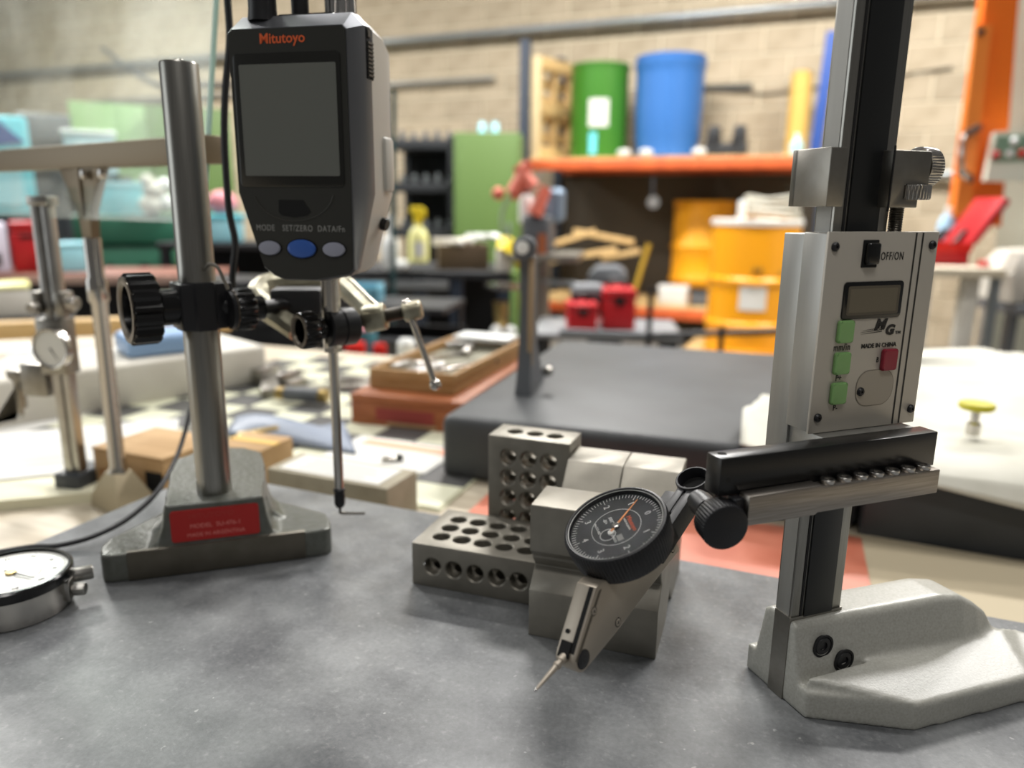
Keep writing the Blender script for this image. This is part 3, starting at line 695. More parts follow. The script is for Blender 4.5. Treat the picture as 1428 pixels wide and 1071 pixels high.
MB().lathe([(4.6, -5), (6, -4), (6, 5), (4.8, 6.2), (.01, 6.4)], ax1, ad, 22).build('screw_head', 'cast_silver', cc)
h0, h1 = P(567, 425, .446), P(607, 536, .436)
bar = MB().lathe([(1.9, 0), (1.9, (h1-h0).length)], h0, h1-h0, 16).build('tommy_bar', 'chrome_soft', cc)
MB().ball(h0, 3.4).build('ball_end', 'chrome_soft', bar); MB().ball(h1, 3.6).build('ball_end', 'chrome_soft', bar)
MB().lathe([(5.5, 0), (6.2, 1), (6.2, 3), (4, 4)], ax0-ad*14, -ad, 20).build('swivel_pad', 'screw_dark', cc)
# dark swivel block that the clamp grips
b = MB(); Mb = Mx.Translation(at(418, 424, .462)) @ Mx.Rotation(R(8), 4, 'Z')
b.box(-16, 14, -10, 10, -9, 10, 2, M=Mb); t = b.build('grip_block', mat('grip', '#3b3b3d', .5), cc)

# ------------------------------------------------------------------ dial indicator lying on the plate (lower left)
dl = thing('plunger_dial_indicator', 'white faced dial indicator lying on its back at the lower left', 'dial indicator', V((-.2611, .3601, 0)), R(20))
MB().lathe([(24, 0), (26, .6), (26, 15), (25.5, 15.5)], n=64).build('case', 'chrome_soft', dl)
bzl = MB().lathe([(26, 14.8), (27.8, 15.4), (28.4, 16.5), (28.4, 20.5), (27.6, 21.4), (26.2, 21.6), (26.0, 20.6)], n=64, cap=False).build('bezel', 'black_gloss', dl)
df = MB().lathe([(26.1, 18), (26.1, 19.8), (.01, 19.8)], n=64).build('dial_face', 'dial_white', dl)
tk = MB()
for i in range(100):
    L_ = 3.2 if i % 10 == 0 else (2.4 if i % 5 == 0 else 1.7)
    tk.box(25-L_, 25, -.1, .1, 19.78, 19.86, M=Mx.Rotation(2*pi*i/100, 4, 'Z'))
tk.lathe([(14.0, 19.78), (14.0, 19.86), (13.8, 19.86), (13.8, 19.78)], n=60, cap=False)
tk.build('graduations', 'black_ink', df, kind='stuff')
for i in range(10):
    a = 2*pi*i/10
    text(str(i*10), 3.2e-3, 'black_ink', df, Mx.Translation((.0198*cos(a), .0198*sin(a), .01986)) @ Mx.Rotation(a-pi/2, 4, 'Z'), name='numeral')
MB().lathe([(2.6, 19.8), (2.6, 21), (.01, 21.2)], n=20).build('hub', 'brass', df)
b = MB(); b.prism([(-5, -.5), (0, -.6), (17, -.12), (17, .12), (0, .6), (-5, .5)], 20.6, 20.8, 'xy', M=Mx.Rotation(R(-40), 4, 'Z')); b.build('needle', 'black_ink', df)
MB().lathe([(6, 19.78), (6, 19.86), (5.8, 19.86), (5.8, 19.78)], (8, -2, 0), n=40, cap=False).build('small_scale', 'black_ink', df)
Ml = (Mx.Translation(dl.location) @ Mx.Rotation(R(20), 4, 'Z')).inverted()
sd = (Ml.to_3x3() @ V((.85, .52, 0))).normalized()
MB().lathe([(3.9, 24), (3.9, 36), (3.5, 37), (.01, 37)], (0, 0, 11.5), sd, 24).build('stem', 'steel', dl)
sd2 = (Ml.to_3x3() @ V((.98, .2, 0))).normalized()
MB().lathe([(1.8, 25), (1.8, 29), (3.2, 29.2), (3.4, 30, 1), (3.4, 34, 1), (3, 34.6)], (0, 0, 8), sd2, teeth=20, depth=.25).build('bezel_lock_screw', 'steel', dl)
MB().box(23, 28, -4, 4, 3, 14, .8, M=Mx.Rotation(math.atan2(sd2.y, sd2.x), 4, 'Z')).build('lock_lug', 'steel', dl)
# ------------------------------------------------------------------ bench behind the plate, left side
# second height gauge with dial
g2 = thing('dial_height_gauge', 'dial height gauge with steel beam and scriber standing on the bench at left', 'height gauge', onz(109, 690, BZ), R(-10))
gz = .210-BZ
MB().box(-15, 12, -11, 30, 0, 24, 3).build('base', mat('base_dark', '#3a3e42', .45), g2)
MB().box(-7, 1.5, -5, 5, 2, 268, .6).build('beam', 'steel', g2); MB().box(2.5, 9, -4, 6, 20, 268, .6).build('rear_beam', 'steel', g2)
MB().box(-9, 11, -6, 8, 266, 274, 1).build('beam_cap', 'steel', g2)
cg = MB().box(-14, 12, -9, 9, 118, 168, 1).build('slider', 'steel_ground', g2)
MB().lathe([(17.5, 0), (18.5, .8), (18.5, 6), (17.2, 7.4), (16.2, 7.0)], (4, -9, 143), (0, -1, 0), 40, cap=False).build('dial_bezel', 'chrome_soft', cg)
d_ = MB().lathe([(16.5, 0), (16.5, 5.6), (.01, 5.6)], (4, -9, 143), (0, -1, 0), 40).build('dial_face', 'dial_white', cg)
MB().prism([(-1, 0), (0, -.7), (11, 5.5), (0, .7)], -.2, .2, 'xz', M=Mx.Translation((.004, -.0149, .143)) @ Mx.Rotation(R(85), 4, 'Y')).build('needle', 'black_ink', d_)
MB().box(-15, -8, -8, 8, 172, 192, 1).build('fine_adjust', 'steel_ground', g2); MB().box(8, 15, -8, 8, 172, 192, 1).build('fine_adjust', 'steel_ground', g2)
MB().lathe([(6, 0), (6, 8, 1), (5, 9)], (15, 0, 182), (1, 0, 0), teeth=24, depth=.4).build('lock_screw', 'chrome_soft', g2)
MB().lathe([(5, 0), (5, 6, 1), (4, 7)], (-11, -8, 178), (0, -1, 0), teeth=20, depth=.4).build('lock_screw', 'chrome_soft', g2)
a_ = MB().box(-38, -12, -7, 7, 96, 126, 1).build('jaw_arm', 'steel_ground', g2)
MB().prism([(-56, 118), (-36, 118), (-36, 112), (-44, 108), (-44, 82), (-76, 68), (-77, 66), (-52, 72), (-50, 76), (-50, 108), (-56, 112)], -4, 4, 'xz', bev=.4).build('scriber', 'steel_ground', a_)

# clear guard on a post
GP = onz(171, 706, BZ)
gd = thing('acrylic_guard', 'clear acrylic guard sheet in a flat channel on a slim steel post', 'guard', GP, R(-35))
Z0 = -BZ*1000
MB().loft([[(-24, -16, 0), (24, -16, 0), (24, 18, 0), (-24, 18, 0)], [(-23, -15, 12), (23, -15, 12), (23, 17, 12), (-23, 17, 12)], [(-8, -8, 34), (8, -8, 34), (8, 8, 34), (-8, 8, 34)]]).build('foot', mat('foot_beige', '#a69a80', .5, .4), gd)
MB().lathe([(9, 33), (7, 40), (6.5, 185), (8.5, 188), (8.5, 205), (7, 208), (7, 240)], n=20).build('post', 'chrome_soft', gd)
MB().prism([(-8, 240), (8, 240), (10, 262), (34, 296), (-34, 296), (-12, 262)], -4, 4, 'xz', bev=1).build('bracket', mat('bracket_bronze', '#786b56', .45, .5), gd)
MB().box(-2, 2, -6, -4, 258, 296).build('bracket_rib', 'bracket_bronze', gd)
for x in (14, 42): MB().lathe([(4, 0), (4, 3), (2.5, 4)], (x, -6, 291), (0, -1, 0), 16).build('clip_screw', 'chrome_soft', gd)
MB().box(-300, 178, -5, 9, 296, 315, 1).build('channel', mat('channel_bronze', '#7d705b', .45, .5), gd)
Mt = Mx.Translation((0, 0, .300)) @ Mx.Rotation(R(-9), 4, 'X')
sh = MB().box(-300, 172, -1, 1, -45, 330, M=Mt).build('sheet', 'acrylic', gd)
MB().box(170.5, 173, -1.4, 1.4, -45, 330, M=Mt).build('sheet_edge', 'acrylic_edge', sh)

# cords
t = MB(1).tube([at(266, 570, .56), at(250, 628, .53), at(222, 682, .48), at(180, 722, .455), at(130, 748, .437), onz(80, 761, .003), onz(40, 763, .003), onz(-30, 775, .003)], .0017, 8, 6).build('gauge_cord', 'black_satin')
tag(t, 'thin black cord curving from the post down onto the grey plate', 'cord')
t = MB(1).tube([at(312, -60, .47), at(318, 10, .47), at(320, 60, .47), at(314, 130, .47), at(313, 200, .47), at(319, 290, .47), at(328, 340, .47), at(324, 392, .47), at(335, 430, .47)], .0022, 8, 6).build('data_cable', 'black_satin')
tag(t, 'black cable hanging straight down beside the digital indicator', 'cable')

# boxes and papers
def bx(name, label, cat, u0, u1, v0, v1, h, m_, z=BZ, yaw=0, bev=.001, group=None):
    cu, cv = (u0+u1)/2, (v0+v1)/2
    t = thing(name, label, cat, bp(cu, cv, z), BY+R(yaw), group)
    return t, (u1-u0)/2, (v1-v0)/2
cb = thing('cardboard_box', 'small brown cardboard box on the bench behind the gauge post', 'box', onz(128, 690, BZ) + V((.0, .01, 0)), R(-22))
MB(1).box(0, .088, 0, .075, 0, .044, .001).build('carton', 'cardboard', cb)
MB(1).box(-.0005, .0885, -.0006, .02, .0415, .0446, .0004).build('lid_flap', 'cardboard', cb)
MB(1).box(.008, .03, -.0011, -.0004, .006, .024).build('print_patch', mat('carton_print', '#8c5f36', .8), cb)
MB(1).box(.066, .086, -.0012, -.0004, .006, .030).build('torn_hole', 'dark_void', cb)
cb2 = thing('cardboard_box', 'brown cardboard box mostly hidden behind the gauge stand foot', 'box', onz(298, 676, BZ) + V((0, .01, 0)), R(-20))
MB(1).box(0, .055, 0, .05, 0, .038, .001).build('carton', 'cardboard', cb2); MB(1).box(0, .055, .02, .03, .0375, .0386).build('tape', 'straw', cb2)
gb = thing('card_file_box', 'flat grey beige box with a white label beside the stand foot', 'box', V((-.1027, .5885, BZ)), R(-22.5))
MB(1).box(-.125, 0, 0, .050, 0, .040, .0015).build('carton', 'greybox', gb)
lb = MB(1).box(-.115, -.012, .005, .044, .0398, .0405).build('label', 'paper', gb)
for i in range(3): MB(1).box(-.10, -.03+.006*(i % 2), .012+i*.010, .0138+i*.010, .0404, .0407).build('print_line', 'paper_print', lb)
# chequered board: tiles are pieces of it
s_ = .0555; cb0 = bp(-.836, .574, BZ)
ck_ = thing('chequered_board', 'large cream and dark chequered board lying flat on the bench', 'board', cb0, BY)
nu, nv = 10, 10
MB(1).box(0, nu*s_+.004, 0, nv*s_+.004, .0, .002).build('board_base', mat('board_base', '#c8c7ac', .6), ck_)
tm = {}
for i in range(nu):
    for j in range(nv):
        dark = (i + j) % 2 == 0
        if dark not in tm:
            tm[dark] = MB(1).box(.0008, s_-.0008, .0008, s_-.0008, .002, .0034).build('tile', 'tile_dark' if dark else 'tile_cream', ck_); o = tm[dark]
        else:
            o = tm[dark].copy(); C.objects.link(o); o.parent = ck_
        o.location = (i*s_+.002, j*s_+.002, 0)
# board anchor: a dark square is centred at (-.53,.768)
du_, dv_ = (-.53+.808)/s_, (.768-.577)/s_
# wooden boxes
wb = thing('wooden_box', 'reddish wooden instrument box under the tool tray', 'box', onz(490, 593, BZ), R(-17))
MB(1).box(0, .150, 0, .30, 0, .031, .002).build('case', 'wood_red', wb); MB(1).box(-.0005, .1505, -.0005, .3005, .031, .042, .002).build('lid', 'wood_red', wb)
MB(1).box(.035, .112, -.0012, 0, .010, .026).build('faded_print', mat('faded', '#8f3a33', .7), wb)
MB(1).box(.05, .115, -.0013, 0, .006, .009).build('faded_print', mat('faded2', '#b59a72', .7), wb)
wt = thing('tool_tray', 'open wooden tray of steel measuring tools on the red box', 'tray', onz(490, 593, BZ) + V((cos(R(-17))*.020+.0, .028, .0425)), R(-19))
MB(1).box(0, .118, 0, .285, 0, .008, .001).build('bottom', 'wood_tan', wt)
for q in ((0, .118, 0, .006), (0, .118, .279, .285), (0, .006, .006, .279), (.112, .118, .006, .279)):
    MB(1).box(*q, .008, .026, .001).build('side_wall', 'wood_tan', wt)
MB(1).box(.006, .112, .006, .279, .008, .013).build('lining', mat('lining', '#8b8878', .9), wt)
Mw = Mx.Translation(wt.location) @ Mx.Rotation(R(-19), 4, 'Z')
def on_tray(x, y, z=.0135): return Mw @ V((x, y, z))
tools = (('caliper', .03, .13, 70, 'steel caliper lying along the left of the wooden tray'), ('caliper', .085, .10, 62, 'steel caliper lying along the right of the wooden tray'))
for nm, x, y, a, lab in tools:
    q = thing(nm, lab, 'caliper', on_tray(x, y), R(a-19))
    MB(1).box(-.075, .06, -.008, .008, 0, .004, .0005).build('beam', 'chrome_soft', q)
    MB(1).box(-.09, -.045, -.010, .010, .0, .008, .001).build('slider', 'steel', q)
    MB(1).prism([(-.08, .01), (-.05, .01), (-.058, .035), (-.066, .035)], 0, .004, 'xy').build('jaw', 'steel', q)
for i, (x, y, a, L_, lab) in enumerate(((.058, .055, 40, .05, 'short steel pin nearest the front of the wooden tray'), (.055, .20, 85, .07, 'steel rod in the middle of the wooden tray'), (.03, .225, 20, .045, 'short steel rod at the back of the wooden tray'))):
    o = MB(1).lathe([(.004, -L_/2), (.006, -L_/2+.004), (.006, L_/2-.004), (.004, L_/2)], (0, 0, .006), (1, 0, 0), 12).build('steel_rod', 'steel'); o.location = on_tray(x, y); o.rotation_euler = (0, 0, R(a)); tag(o, lab, 'rod')
o = MB(1).box(-.045, .045, -.025, .025, 0, .006, .001).build('white_box_lid', 'white_plastic'); o.location = on_tray(.062, .252, .0262); o.rotation_euler = (0, 0, R(-19)); tag(o, 'flat white lid resting on the far end of the tool tray', 'lid')
# tools on the board
def lay(px, py, z=BZ+.0036): return onz(px, py, z)
vs = thing('toolmaker_vise', 'small steel toolmaker vise lying on the chequered board', 'vise', lay(390, 537), R(-25))
MB(1).box(-.035, .035, -.022, .022, 0, .012, .002).build('body', 'steel_ground', vs); MB(1).box(-.035, -.018, -.022, .022, .012, .026, .002).build('jaw', 'steel', vs); MB(1).box(.014, .026, -.022, .022, .012, .024, .002).build('jaw', 'steel', vs)
sl2 = thing('scribing_block', 'long steel square lying on the chequered board behind the gauge rod', 'square', lay(440, 545), R(18))
MB(1).box(-.06, .11, -.010, .010, 0, .006, .001).build('blade', 'steel', sl2); MB(1).box(-.075, -.05, -.03, .03, 0, .014, .002).build('stock', 'steel_ground', sl2)
ch = thing('brass_clamp', 'brass ended drill chuck lying on the chequered board', 'clamp', lay(420, 562), R(-12))
MB(1).lathe([(.005, 0), (.009, .004), (.009, .014), (.007, .016)], (-.038, 0, .012), (1, 0, 0), 16).build('brass_end', 'brass', ch)
MB(1).lathe([(.010, 0), (.010, .05)], (-.022, 0, .012), (1, 0, 0), 16).build('barrel', 'machine_grey', ch)
MB(1).lathe([(.009, 0), (.010, .006), (.009, .012)], (.028, 0, .012), (1, 0, 0), 16).build('brass_collar', 'brass', ch)
o = MB(1).box(-.012, .07, -.01, .01, 0, .008, .002).build('steel_parallel', 'steel'); o.location = lay(470, 535); o.rotation_euler = (0, 0, R(20)); tag(o, 'plain steel bar on the chequered board beside the wooden box', 'bar')
# blue pouch with brass tag, papers
def drape(name, pts_uv, nx, ny, hfun, m_, thick=.0):
    me = bpy.data.meshes.new(name); vs_, fs = [], []
    for j in range(ny+1):
        for i in range(nx+1): vs_.append(hfun(i/nx, j/ny))
    for j in range(ny):
        for i in range(nx):
            a = j*(nx+1)+i; fs.append((a, a+1, a+nx+2, a+nx+1))
    me.from_pydata([tuple(p) for p in vs_], [], fs); me.shade_smooth(); me.materials.append(MATS[m_])
    o = bpy.data.objects.new(name, me); C.objects.link(o)
    if thick: md = o.modifiers.new('s', 'SOLIDIFY'); md.thickness = thick; md.offset = 1
    return o
pa0, pa1, pa2, pa3 = onz(315, 612, BZ), onz(497, 640, BZ), onz(480, 600, BZ), onz(330, 590, BZ)
def pf(s, t):
    p = (pa0*(1-s)+pa1*s)*(1-t) + (pa3*(1-s)+pa2*s)*t
    p.z = BZ + .005 + .016*sin(pi*s)*sin(pi*min(1, t*1.1)) + .006*sin(7*s)*t; return p
o = drape('blue_pouch', None, 16, 8, pf, 'blue_pouch', .003); tag(o, 'blue grey plastic pouch bulging on the chequered board', 'pouch')
o = MB(1).box(-.022, .022, -.006, .006, 0, .003, .001).build('brass_tag', 'brass'); o.location = onz(360, 603, BZ+.024); o.rotation_euler = (0, R(-6), R(18)); tag(o, 'small brass strip on the blue grey pouch', 'tag')
def sheet(name, label, cat, px, py, w_, d_, a, m_, z=BZ, th=.0008):
    o = MB(1).box(-w_/2, w_/2, -d_/2, d_/2, 0, th).build(name, m_); o.location = onz(px, py, z); o.rotation_euler = (0, 0, R(a)); return tag(o, label, cat)
o = sheet('folded_paper', 'white and salmon printed paper between the grey box and chequered board', 'paper', 545, 633, .13, .085, -22, 'paper', BZ+.004)
k = MB(1).box(-.05, .06, .015, .035, .0008, .0011).build('salmon_band', 'paper_pink', o)
o = thing('small_clip', 'small black and silver clip on the folded paper', 'clip', onz(548, 642, BZ+.006), R(15))
MB(1).box(-.012, .004, -.003, .003, 0, .004, .001).build('blade', 'chrome_soft', o); MB(1).box(.003, .011, -.0035, .0035, 0, .006, .0015).build('grip', 'black_plastic', o)
# foam slab, pads, papers at far left
F0 = V((-.374, 1.126, BZ)); fx = V((-.687, -.727, 0)); fy = V((-.727, .687, 0))
o = MB(1).box(0, .95, 0, .15, 0, .060, .006, 3).build('foam_slab', 'foam'); o.matrix_world = fr(F0, fy.cross(V((0, 0, 1))) if False else fx, V((0, 0, 1)).cross(fx), V((0, 0, 1)))
o.matrix_world = fr(F0 + (V((0, 0, 1)).cross(fx))*(-.15), fx, V((0, 0, 1)).cross(fx), V((0, 0, 1)))
tag(o, 'long white foam slab lying across the bench behind the post', 'slab')
o = MB(1).box(-.32, .32, -.02, .02, 0, .030, .002).build('wooden_batten', 'wood_pale'); o.location = onz(60, 470, BZ+.03); o.rotation_euler = (0, 0, R(20)); tag(o, 'light wooden batten behind the white foam slab', 'batten')
o = MB(1).box(-.05, .05, -.04, .04, 0, .030, .008, 3).build('blue_bag', mat('blue_bag', '#8aa9d0', .4)); o.location = bp(-.98, .86, BZ+.060)-V((0,0,0)); o.location = onz(222, 490, 0.0)+V((0, .0, .0)); o.rotation_euler = (0, 0, R(40)); tag(o, 'light blue bag on the white foam behind the ribbed knob', 'bag')
def uvpt(px, py): return onz(px, py, BZ)
o = sheet('notepad', 'cream pad of paper at the left edge of the bench', 'notepad', 20, 672, .26, .16, 18, 'pale_yellow', BZ, .010); o.data.materials[0] = mat('pad', '#dcd9bf', .8)
for i, (px, py, w_, d_, a, z, lab) in enumerate(((30, 632, .30, .17, 22, .011, 'white printed sheet on top of the cream pad'), (120, 615, .21, .15, 12, .001, 'white printed sheet lying beside the cardboard box'), (60, 585, .26, .2, 30, .002, 'blank white sheet below the scriber of the dial gauge'))):
    o = sheet('printed_sheet', lab, 'paper', px, py, w_, d_, a, 'paper', BZ+z)
    if i < 2:
        for j in range(5): MB(1).box(-w_*.35, w_*.3-.02*(j % 2), -d_*.3+j*.02, -d_*.3+.003+j*.02, .0007, .001).build('print_line', 'paper_print', o)
bg = thing('plastic_bag', 'crumpled clear white bag with dark rim on the left papers', 'bag', onz(45, 545, BZ+.002), R(15))
def bagf(s, t):
    return V(((s-.5)*.26, (t-.5)*.16, .004+.05*sin(pi*s)*sin(pi*t)*(1+.3*sin(9*s+5*t))))
o = drape('bag_skin', None, 14, 10, bagf, 'white_plastic'); o.parent = bg
MB(1).tube([(-.12, -.075, .006), (-.06, -.08, .016), (0, -.078, .022), (.06, -.08, .016), (.12, -.076, .006)], .0016, 6, 4).build('bag_rim', 'machine_grey', bg)
# ------------------------------------------------------------------ bench, right side
o = MB(1).box(-.25, .076, .50, .648, 0, .004, .001).build('red_sheet', 'red_sheet'); o.location = (0, 0, BZ+.0005); o.rotation_euler = (0, 0, BY)
tag(o, 'salmon red rubber sheet lying between the surface plates under the drilled blocks', 'sheet')
o = sheet('beige_card', 'beige card lying on the bench at the right behind the cast base', 'card', 1330, 815, .22, .12, -24, 'bench_top', BZ+.0006, .003); o.data.materials[0] = mat('beige_card', '#ab9f86', .8)
def clothf(s, t):
    # s along the bench (left to right), t front to back; the front rows hang over the edge
    u = .07 + s*.75; v = .640 + t*.56
    zt = .058 + BZ + .004
    if s < .22: u = .07 - (.22-s)/.22*.10*(1-abs(t-.12)*1.1) if t < .75 else .07
    wob = 1.5*(.006*sin(9*u+4*v)+.005*sin(23*u-9*v+3*sin(11*v))+.004*abs(sin(31*v+13*u+2*sin(17*u)))+.003*abs(sin(70*u+31*v+sin(40*v))))
    z = zt + .006 + wob
    if t > .9: z -= 0
    hang = max(0, (.10-t)/.10)
    if hang > 0:
        v = .652 - .008*hang; z = zt + .004 - hang*(.001 + .022*max(0, min(1, (u-.16)/.06)) + .006*sin(17*u+1)**2*min(1, max(0, (u-.1)/.05)))
    if u < .06: z = max(z, .012)
    return bp(u, v, z)
o = drape('white_cloth', None, 60, 44, clothf, 'cloth', .0015); tag(o, 'crumpled white cloth draped over the right surface plate', 'cloth')
yd = thing('yellow_topped_plug', 'yellow disc topped metal plug standing on the white cloth', 'plug', onz(1356, 606, .016), R(0))
MB(1).lathe([(.006, 0), (.006, .010), (.004, .012), (.004, .024)], n=16).build('stem', 'chrome_soft', yd)
MB(1).lathe([(.013, .0235), (.0145, .025), (.0145, .028), (.0135, .0292), (.01, .0292)], n=28).build('disc', 'yellow_lid', yd)
# grey cast upright standing on the dark plate
cu_ = thing('bench_comparator', 'curved grey cast comparator standing on the near corner of the dark plate', 'comparator', onz(732, 548, .0062), R(-12))
b = MB(1); b.loft([[(-.009, -.014, 0), (.009, -.014, 0), (.009, .08, 0), (-.009, .08, 0)], [(-.008, -.010, .018), (.008, -.010, .018), (.008, .06, .018), (-.008, .06, .018)], [(-.008, .0, .05), (.006, .0, .05), (.006, .04, .05), (-.008, .04, .05)], [(-.007, .004, .10), (.007, .004, .10), (.007, .028, .10), (-.007, .028, .10)], [(-.009, .004, .150), (.006, .004, .150), (.006, .028, .150), (-.009, .028, .150)]])
b.build('upright', 'castgrey', cu_)
MB(1).box(.002, .0075, -.001, .004, .03, .15, .001).build('brass_strip', mat('tan_strip', '#a58f70', .5, .3), cu_)
MB(1).lathe([(.011, 0), (.013, .003), (.013, .012), (.010, .015)], (-.002, .004, .160), (0, -1, 0), 28).build('dial_head', 'castgrey', cu_)
MB(1).lathe([(.007, 0), (.007, .002), (.002, .003)], (-.003, -.011, .161), (0, -1, 0), 24).build('dial_glass', 'white_plastic', cu_)
MB(1).lathe([(.005, 0), (.006, .004), (.005, .009)], (.018, .02, .022), (1, -.4, 0), 16).build('knob', 'chrome_soft', cu_)
# ------------------------------------------------------------------ the hall: floor, block wall
o = MB(1).box(-14, 8, -4, 14, FLOOR-.1, FLOOR).build('floor', 'concrete'); struct(o)
WD = V((.918, -.397, 0)).normalized(); WN = V((-.397, -.918, 0)).normalized(); WP = V((1.4, 7.4, 0))
def wp(s, d, z): return WP + WD*s + WN*d + V((0, 0, z))      # s along the wall, d out of the wall
WA = math.atan2(WD.y, WD.x)
wall = MB(1).box(-12, 6, 0, .2, FLOOR, 4.2).build('wall_back', 'mortar'); wall.location = WP; wall.rotation_euler = (0, 0, WA); struct(wall)
blk = None; rest = MB(1); nb = 0
for r in range(22):
    z0 = FLOOR + .01 + r*.225
    for i in range(40):
        s0 = -12 + i*.45 + (.225 if r % 2 else 0)
        if s0 + .45 > 6: continue
        zc_ = z0+.107
        seen = (5 <= r <= 13) and (-9.6 < s0 < 3.2)
        if seen and nb < 296:
            if blk is None: blk = MB(1).box(.010, .440, -.010, 0, .010, .215).build('block', 'block', wall); k = blk
            else: k = blk.copy(); C.objects.link(k); k.parent = wall
            k.location = (s0, random.uniform(-.0015, .0015), z0); nb += 1
        else:
            rest.box(s0+.010, s0+.440, -.010, 0, z0+.010, z0+.215)
rest.build('distant_blocks', 'block', wall, kind='stuff')
# pipes along the wall
def pipe(name, label, p0, p1, r, m_='galv'):
    o = MB(1).cyl(p0, p1, r, n=14).build(name, m_); tag(o, label, 'pipe'); return o
pipe('conduit_pipe', 'grey steel pipe running high along the block wall over the drums', wp(-9.5, .12, 1.86), wp(4.5, .12, 1.86), .035)
pipe('conduit_pipe', 'thinner grey pipe on the wall between the display gauge and the blue post', wp(-7.5, .08, 1.45), wp(-1.72, .08, 1.45), .020)
pipe('conduit_pipe', 'grey steel pipe low on the wall at the far right behind the orange guard', wp(1.6, .10, .50), wp(4.4, .10, .50), .035)
o = MB(1).tube([wp(-7.2, .05, 2.1), wp(-6.4, .05, 1.65), wp(-5.8, .05, 1.6), wp(-4.8, .05, 1.55), wp(-3.2, .05, 1.5)], .022, 8, 6).build('slack_cable', 'machine_grey'); tag(o, 'dark cable sagging across the wall behind the clear guard', 'cable')
o = MB(1).tube([wp(.2, .03, 1.27), wp(.7, .03, 1.22), wp(1.0, .03, 1.2), wp(2.3, .03, 1.33)], .007, 6, 5).build('slack_cable', 'black_satin'); tag(o, 'thin dark cable on the wall right of the blue drum', 'cable')
o = MB(1).box(-.24, .24, -.015, 0, 0, .05).build('cable_strip', mat('trunk', '#4b4a44', .6)); o.location = wp(.52, .012, 1.24); o.rotation_euler = (0, 0, WA); tag(o, 'short dark strip fixed to the wall right of the blue drum', 'strip')

# ------------------------------------------------------------------ pallet rack with drums
def rk(s, d, z): return wp(s, d, z)
RZ = at(927, 228, 6.37).z; RS0, RS1 = -.97, 1.42; RD = 1.0
rack = thing('pallet_rack', 'pallet rack with orange beams and timber deck along the block wall', 'rack', wp(0, 0, FLOOR), WA)
hh = RZ-FLOOR
for z in (hh, at(930, 438, 6.37).z-FLOOR):
    MB(1).box(RS0, RS1, -RD, -RD+.05, z-.042, z+.04, .006).build('beam', 'rack_orange', rack)
    MB(1).box(RS0, RS1, -.12, -.07, z-.042, z+.04, .006).build('beam', 'rack_orange', rack)
    for i in range(8):
        x = RS0 + .01 + i*(RS1-RS0-.02)/8
        MB(1).box(x, x+(RS1-RS0-.02)/8-.015, -RD+.02, -.09, z+.041, z+.062, .003).build('deck_board', 'wood_pale', rack)
for x in (RS0-.04, RS1+.04):
    for y in (-RD+.02, -.10):
        MB(1).box(x-.04, x+.04, y-.04, y+.04, 0, hh+(1.03 if x < 0 else .06), .004).build('upright', 'rack_blue', rack)
MB(1).box(RS1-.02, RS1+.02, -RD-.015, -RD, hh-.28, hh+.05).build('beam_bracket', 'rack_orange', rack)
MB(1).box(RS0, RS1, -.06, -.03, .10, hh-.05).build('shade_sheet', mat('shade_sheet', '#4a443a', .8), rack)  # dark sheet standing in for the shade on the wall below the deck
def drum(name, label, p, r, h, m_, ribs=(.33, .66), rim='machine_grey'):
    t = thing(name, label, 'drum', p)
    pr = [(r*.95, 0), (r, .012), (r, .03), (r*.985, .035)]
    for f in ribs: pr += [(r*.985, f*h-.03), (r*1.035, f*h-.010), (r*1.035, f*h+.010), (r*.985, f*h+.03)]
    pr += [(r*.985, h-.035)]
    MB(1).lathe(pr + [(r*.985, h-.02), (r*.95, h-.015), (.01, h-.02)], n=40).build('body', m_, t)
    MB(1).lathe([(r*.985, h-.04), (r*1.015, h-.035), (r*1.02, h-.005), (r*.99, h), (r*.95, h-.012), (r*.95, h-.04)], n=40, cap=False).build('rim', rim, t)
    MB(1).lathe([(r*.985, .0), (r*1.015, .0), (r*1.015, .03), (r*.985, .035)], n=40, cap=False).build('bottom_rim', m_, t)
    return t
dz = RZ+.063
pg = at(834, 208, 7.05); h_ = at(834, 92, 7.05).z-dz
gdm = drum('steel_drum', 'green steel drum with a white paper label on the rack shelf', V((pg.x, pg.y, dz)), .255, h_, 'drum_green', (), 'drum_green')
def patch(t, r, a0, a1, z0, z1, m_, nm='paper_label'):
    n = 8; b = MB(1)
    lo = [((r)*cos(R(a0+(a1-a0)*i/n)), r*sin(R(a0+(a1-a0)*i/n)), z0) for i in range(n+1)]
    hi = [(x, y, z1) for x, y, _ in lo]
    b.loft([lo, hi], cap=False, closed=False); return b.build(nm, m_, t)
patch(gdm, .2535, -117, -78, h_*.33, h_*.62, 'paper'); patch(gdm, .2535, -114, -100, h_*.04, h_*.27, 'cyan_plastic', 'blue_label')
pb = at(929, 210, 6.85); hb = at(929, 80, 6.85).z-dz; rb_ = .285
bd_ = thing('plastic_drum', 'tall blue plastic drum standing on the rack shelf', 'drum', V((pb.x, pb.y, dz)))
MB(1).lathe([(rb_*.86, 0), (rb_*.92, .02), (rb_*.90, .05), (rb_*.96, hb*.2), (rb_, hb*.5), (rb_*1.01, hb*.8), (rb_*1.03, hb*.88), (rb_*1.06, hb*.90), (rb_*1.06, hb*.94), (rb_*.99, hb*.96), (rb_*.93, hb*.99), (.01, hb*.99)], n=40).build('body', 'drum_blue', bd_)
MB(1).lathe([(rb_*1.0, hb*.955), (rb_*1.03, hb*.965), (rb_*1.03, hb*.995), (rb_*.97, hb)], n=40, cap=False).build('lid_ring', 'drum_blue', bd_)
for dx in (-.12, .12): MB(1).lathe([(.035, hb*.985), (.035, hb*.985+.02), (.01, hb*.985+.02)], (dx, 0, 0), n=16).build('bung', 'black_plastic', bd_)
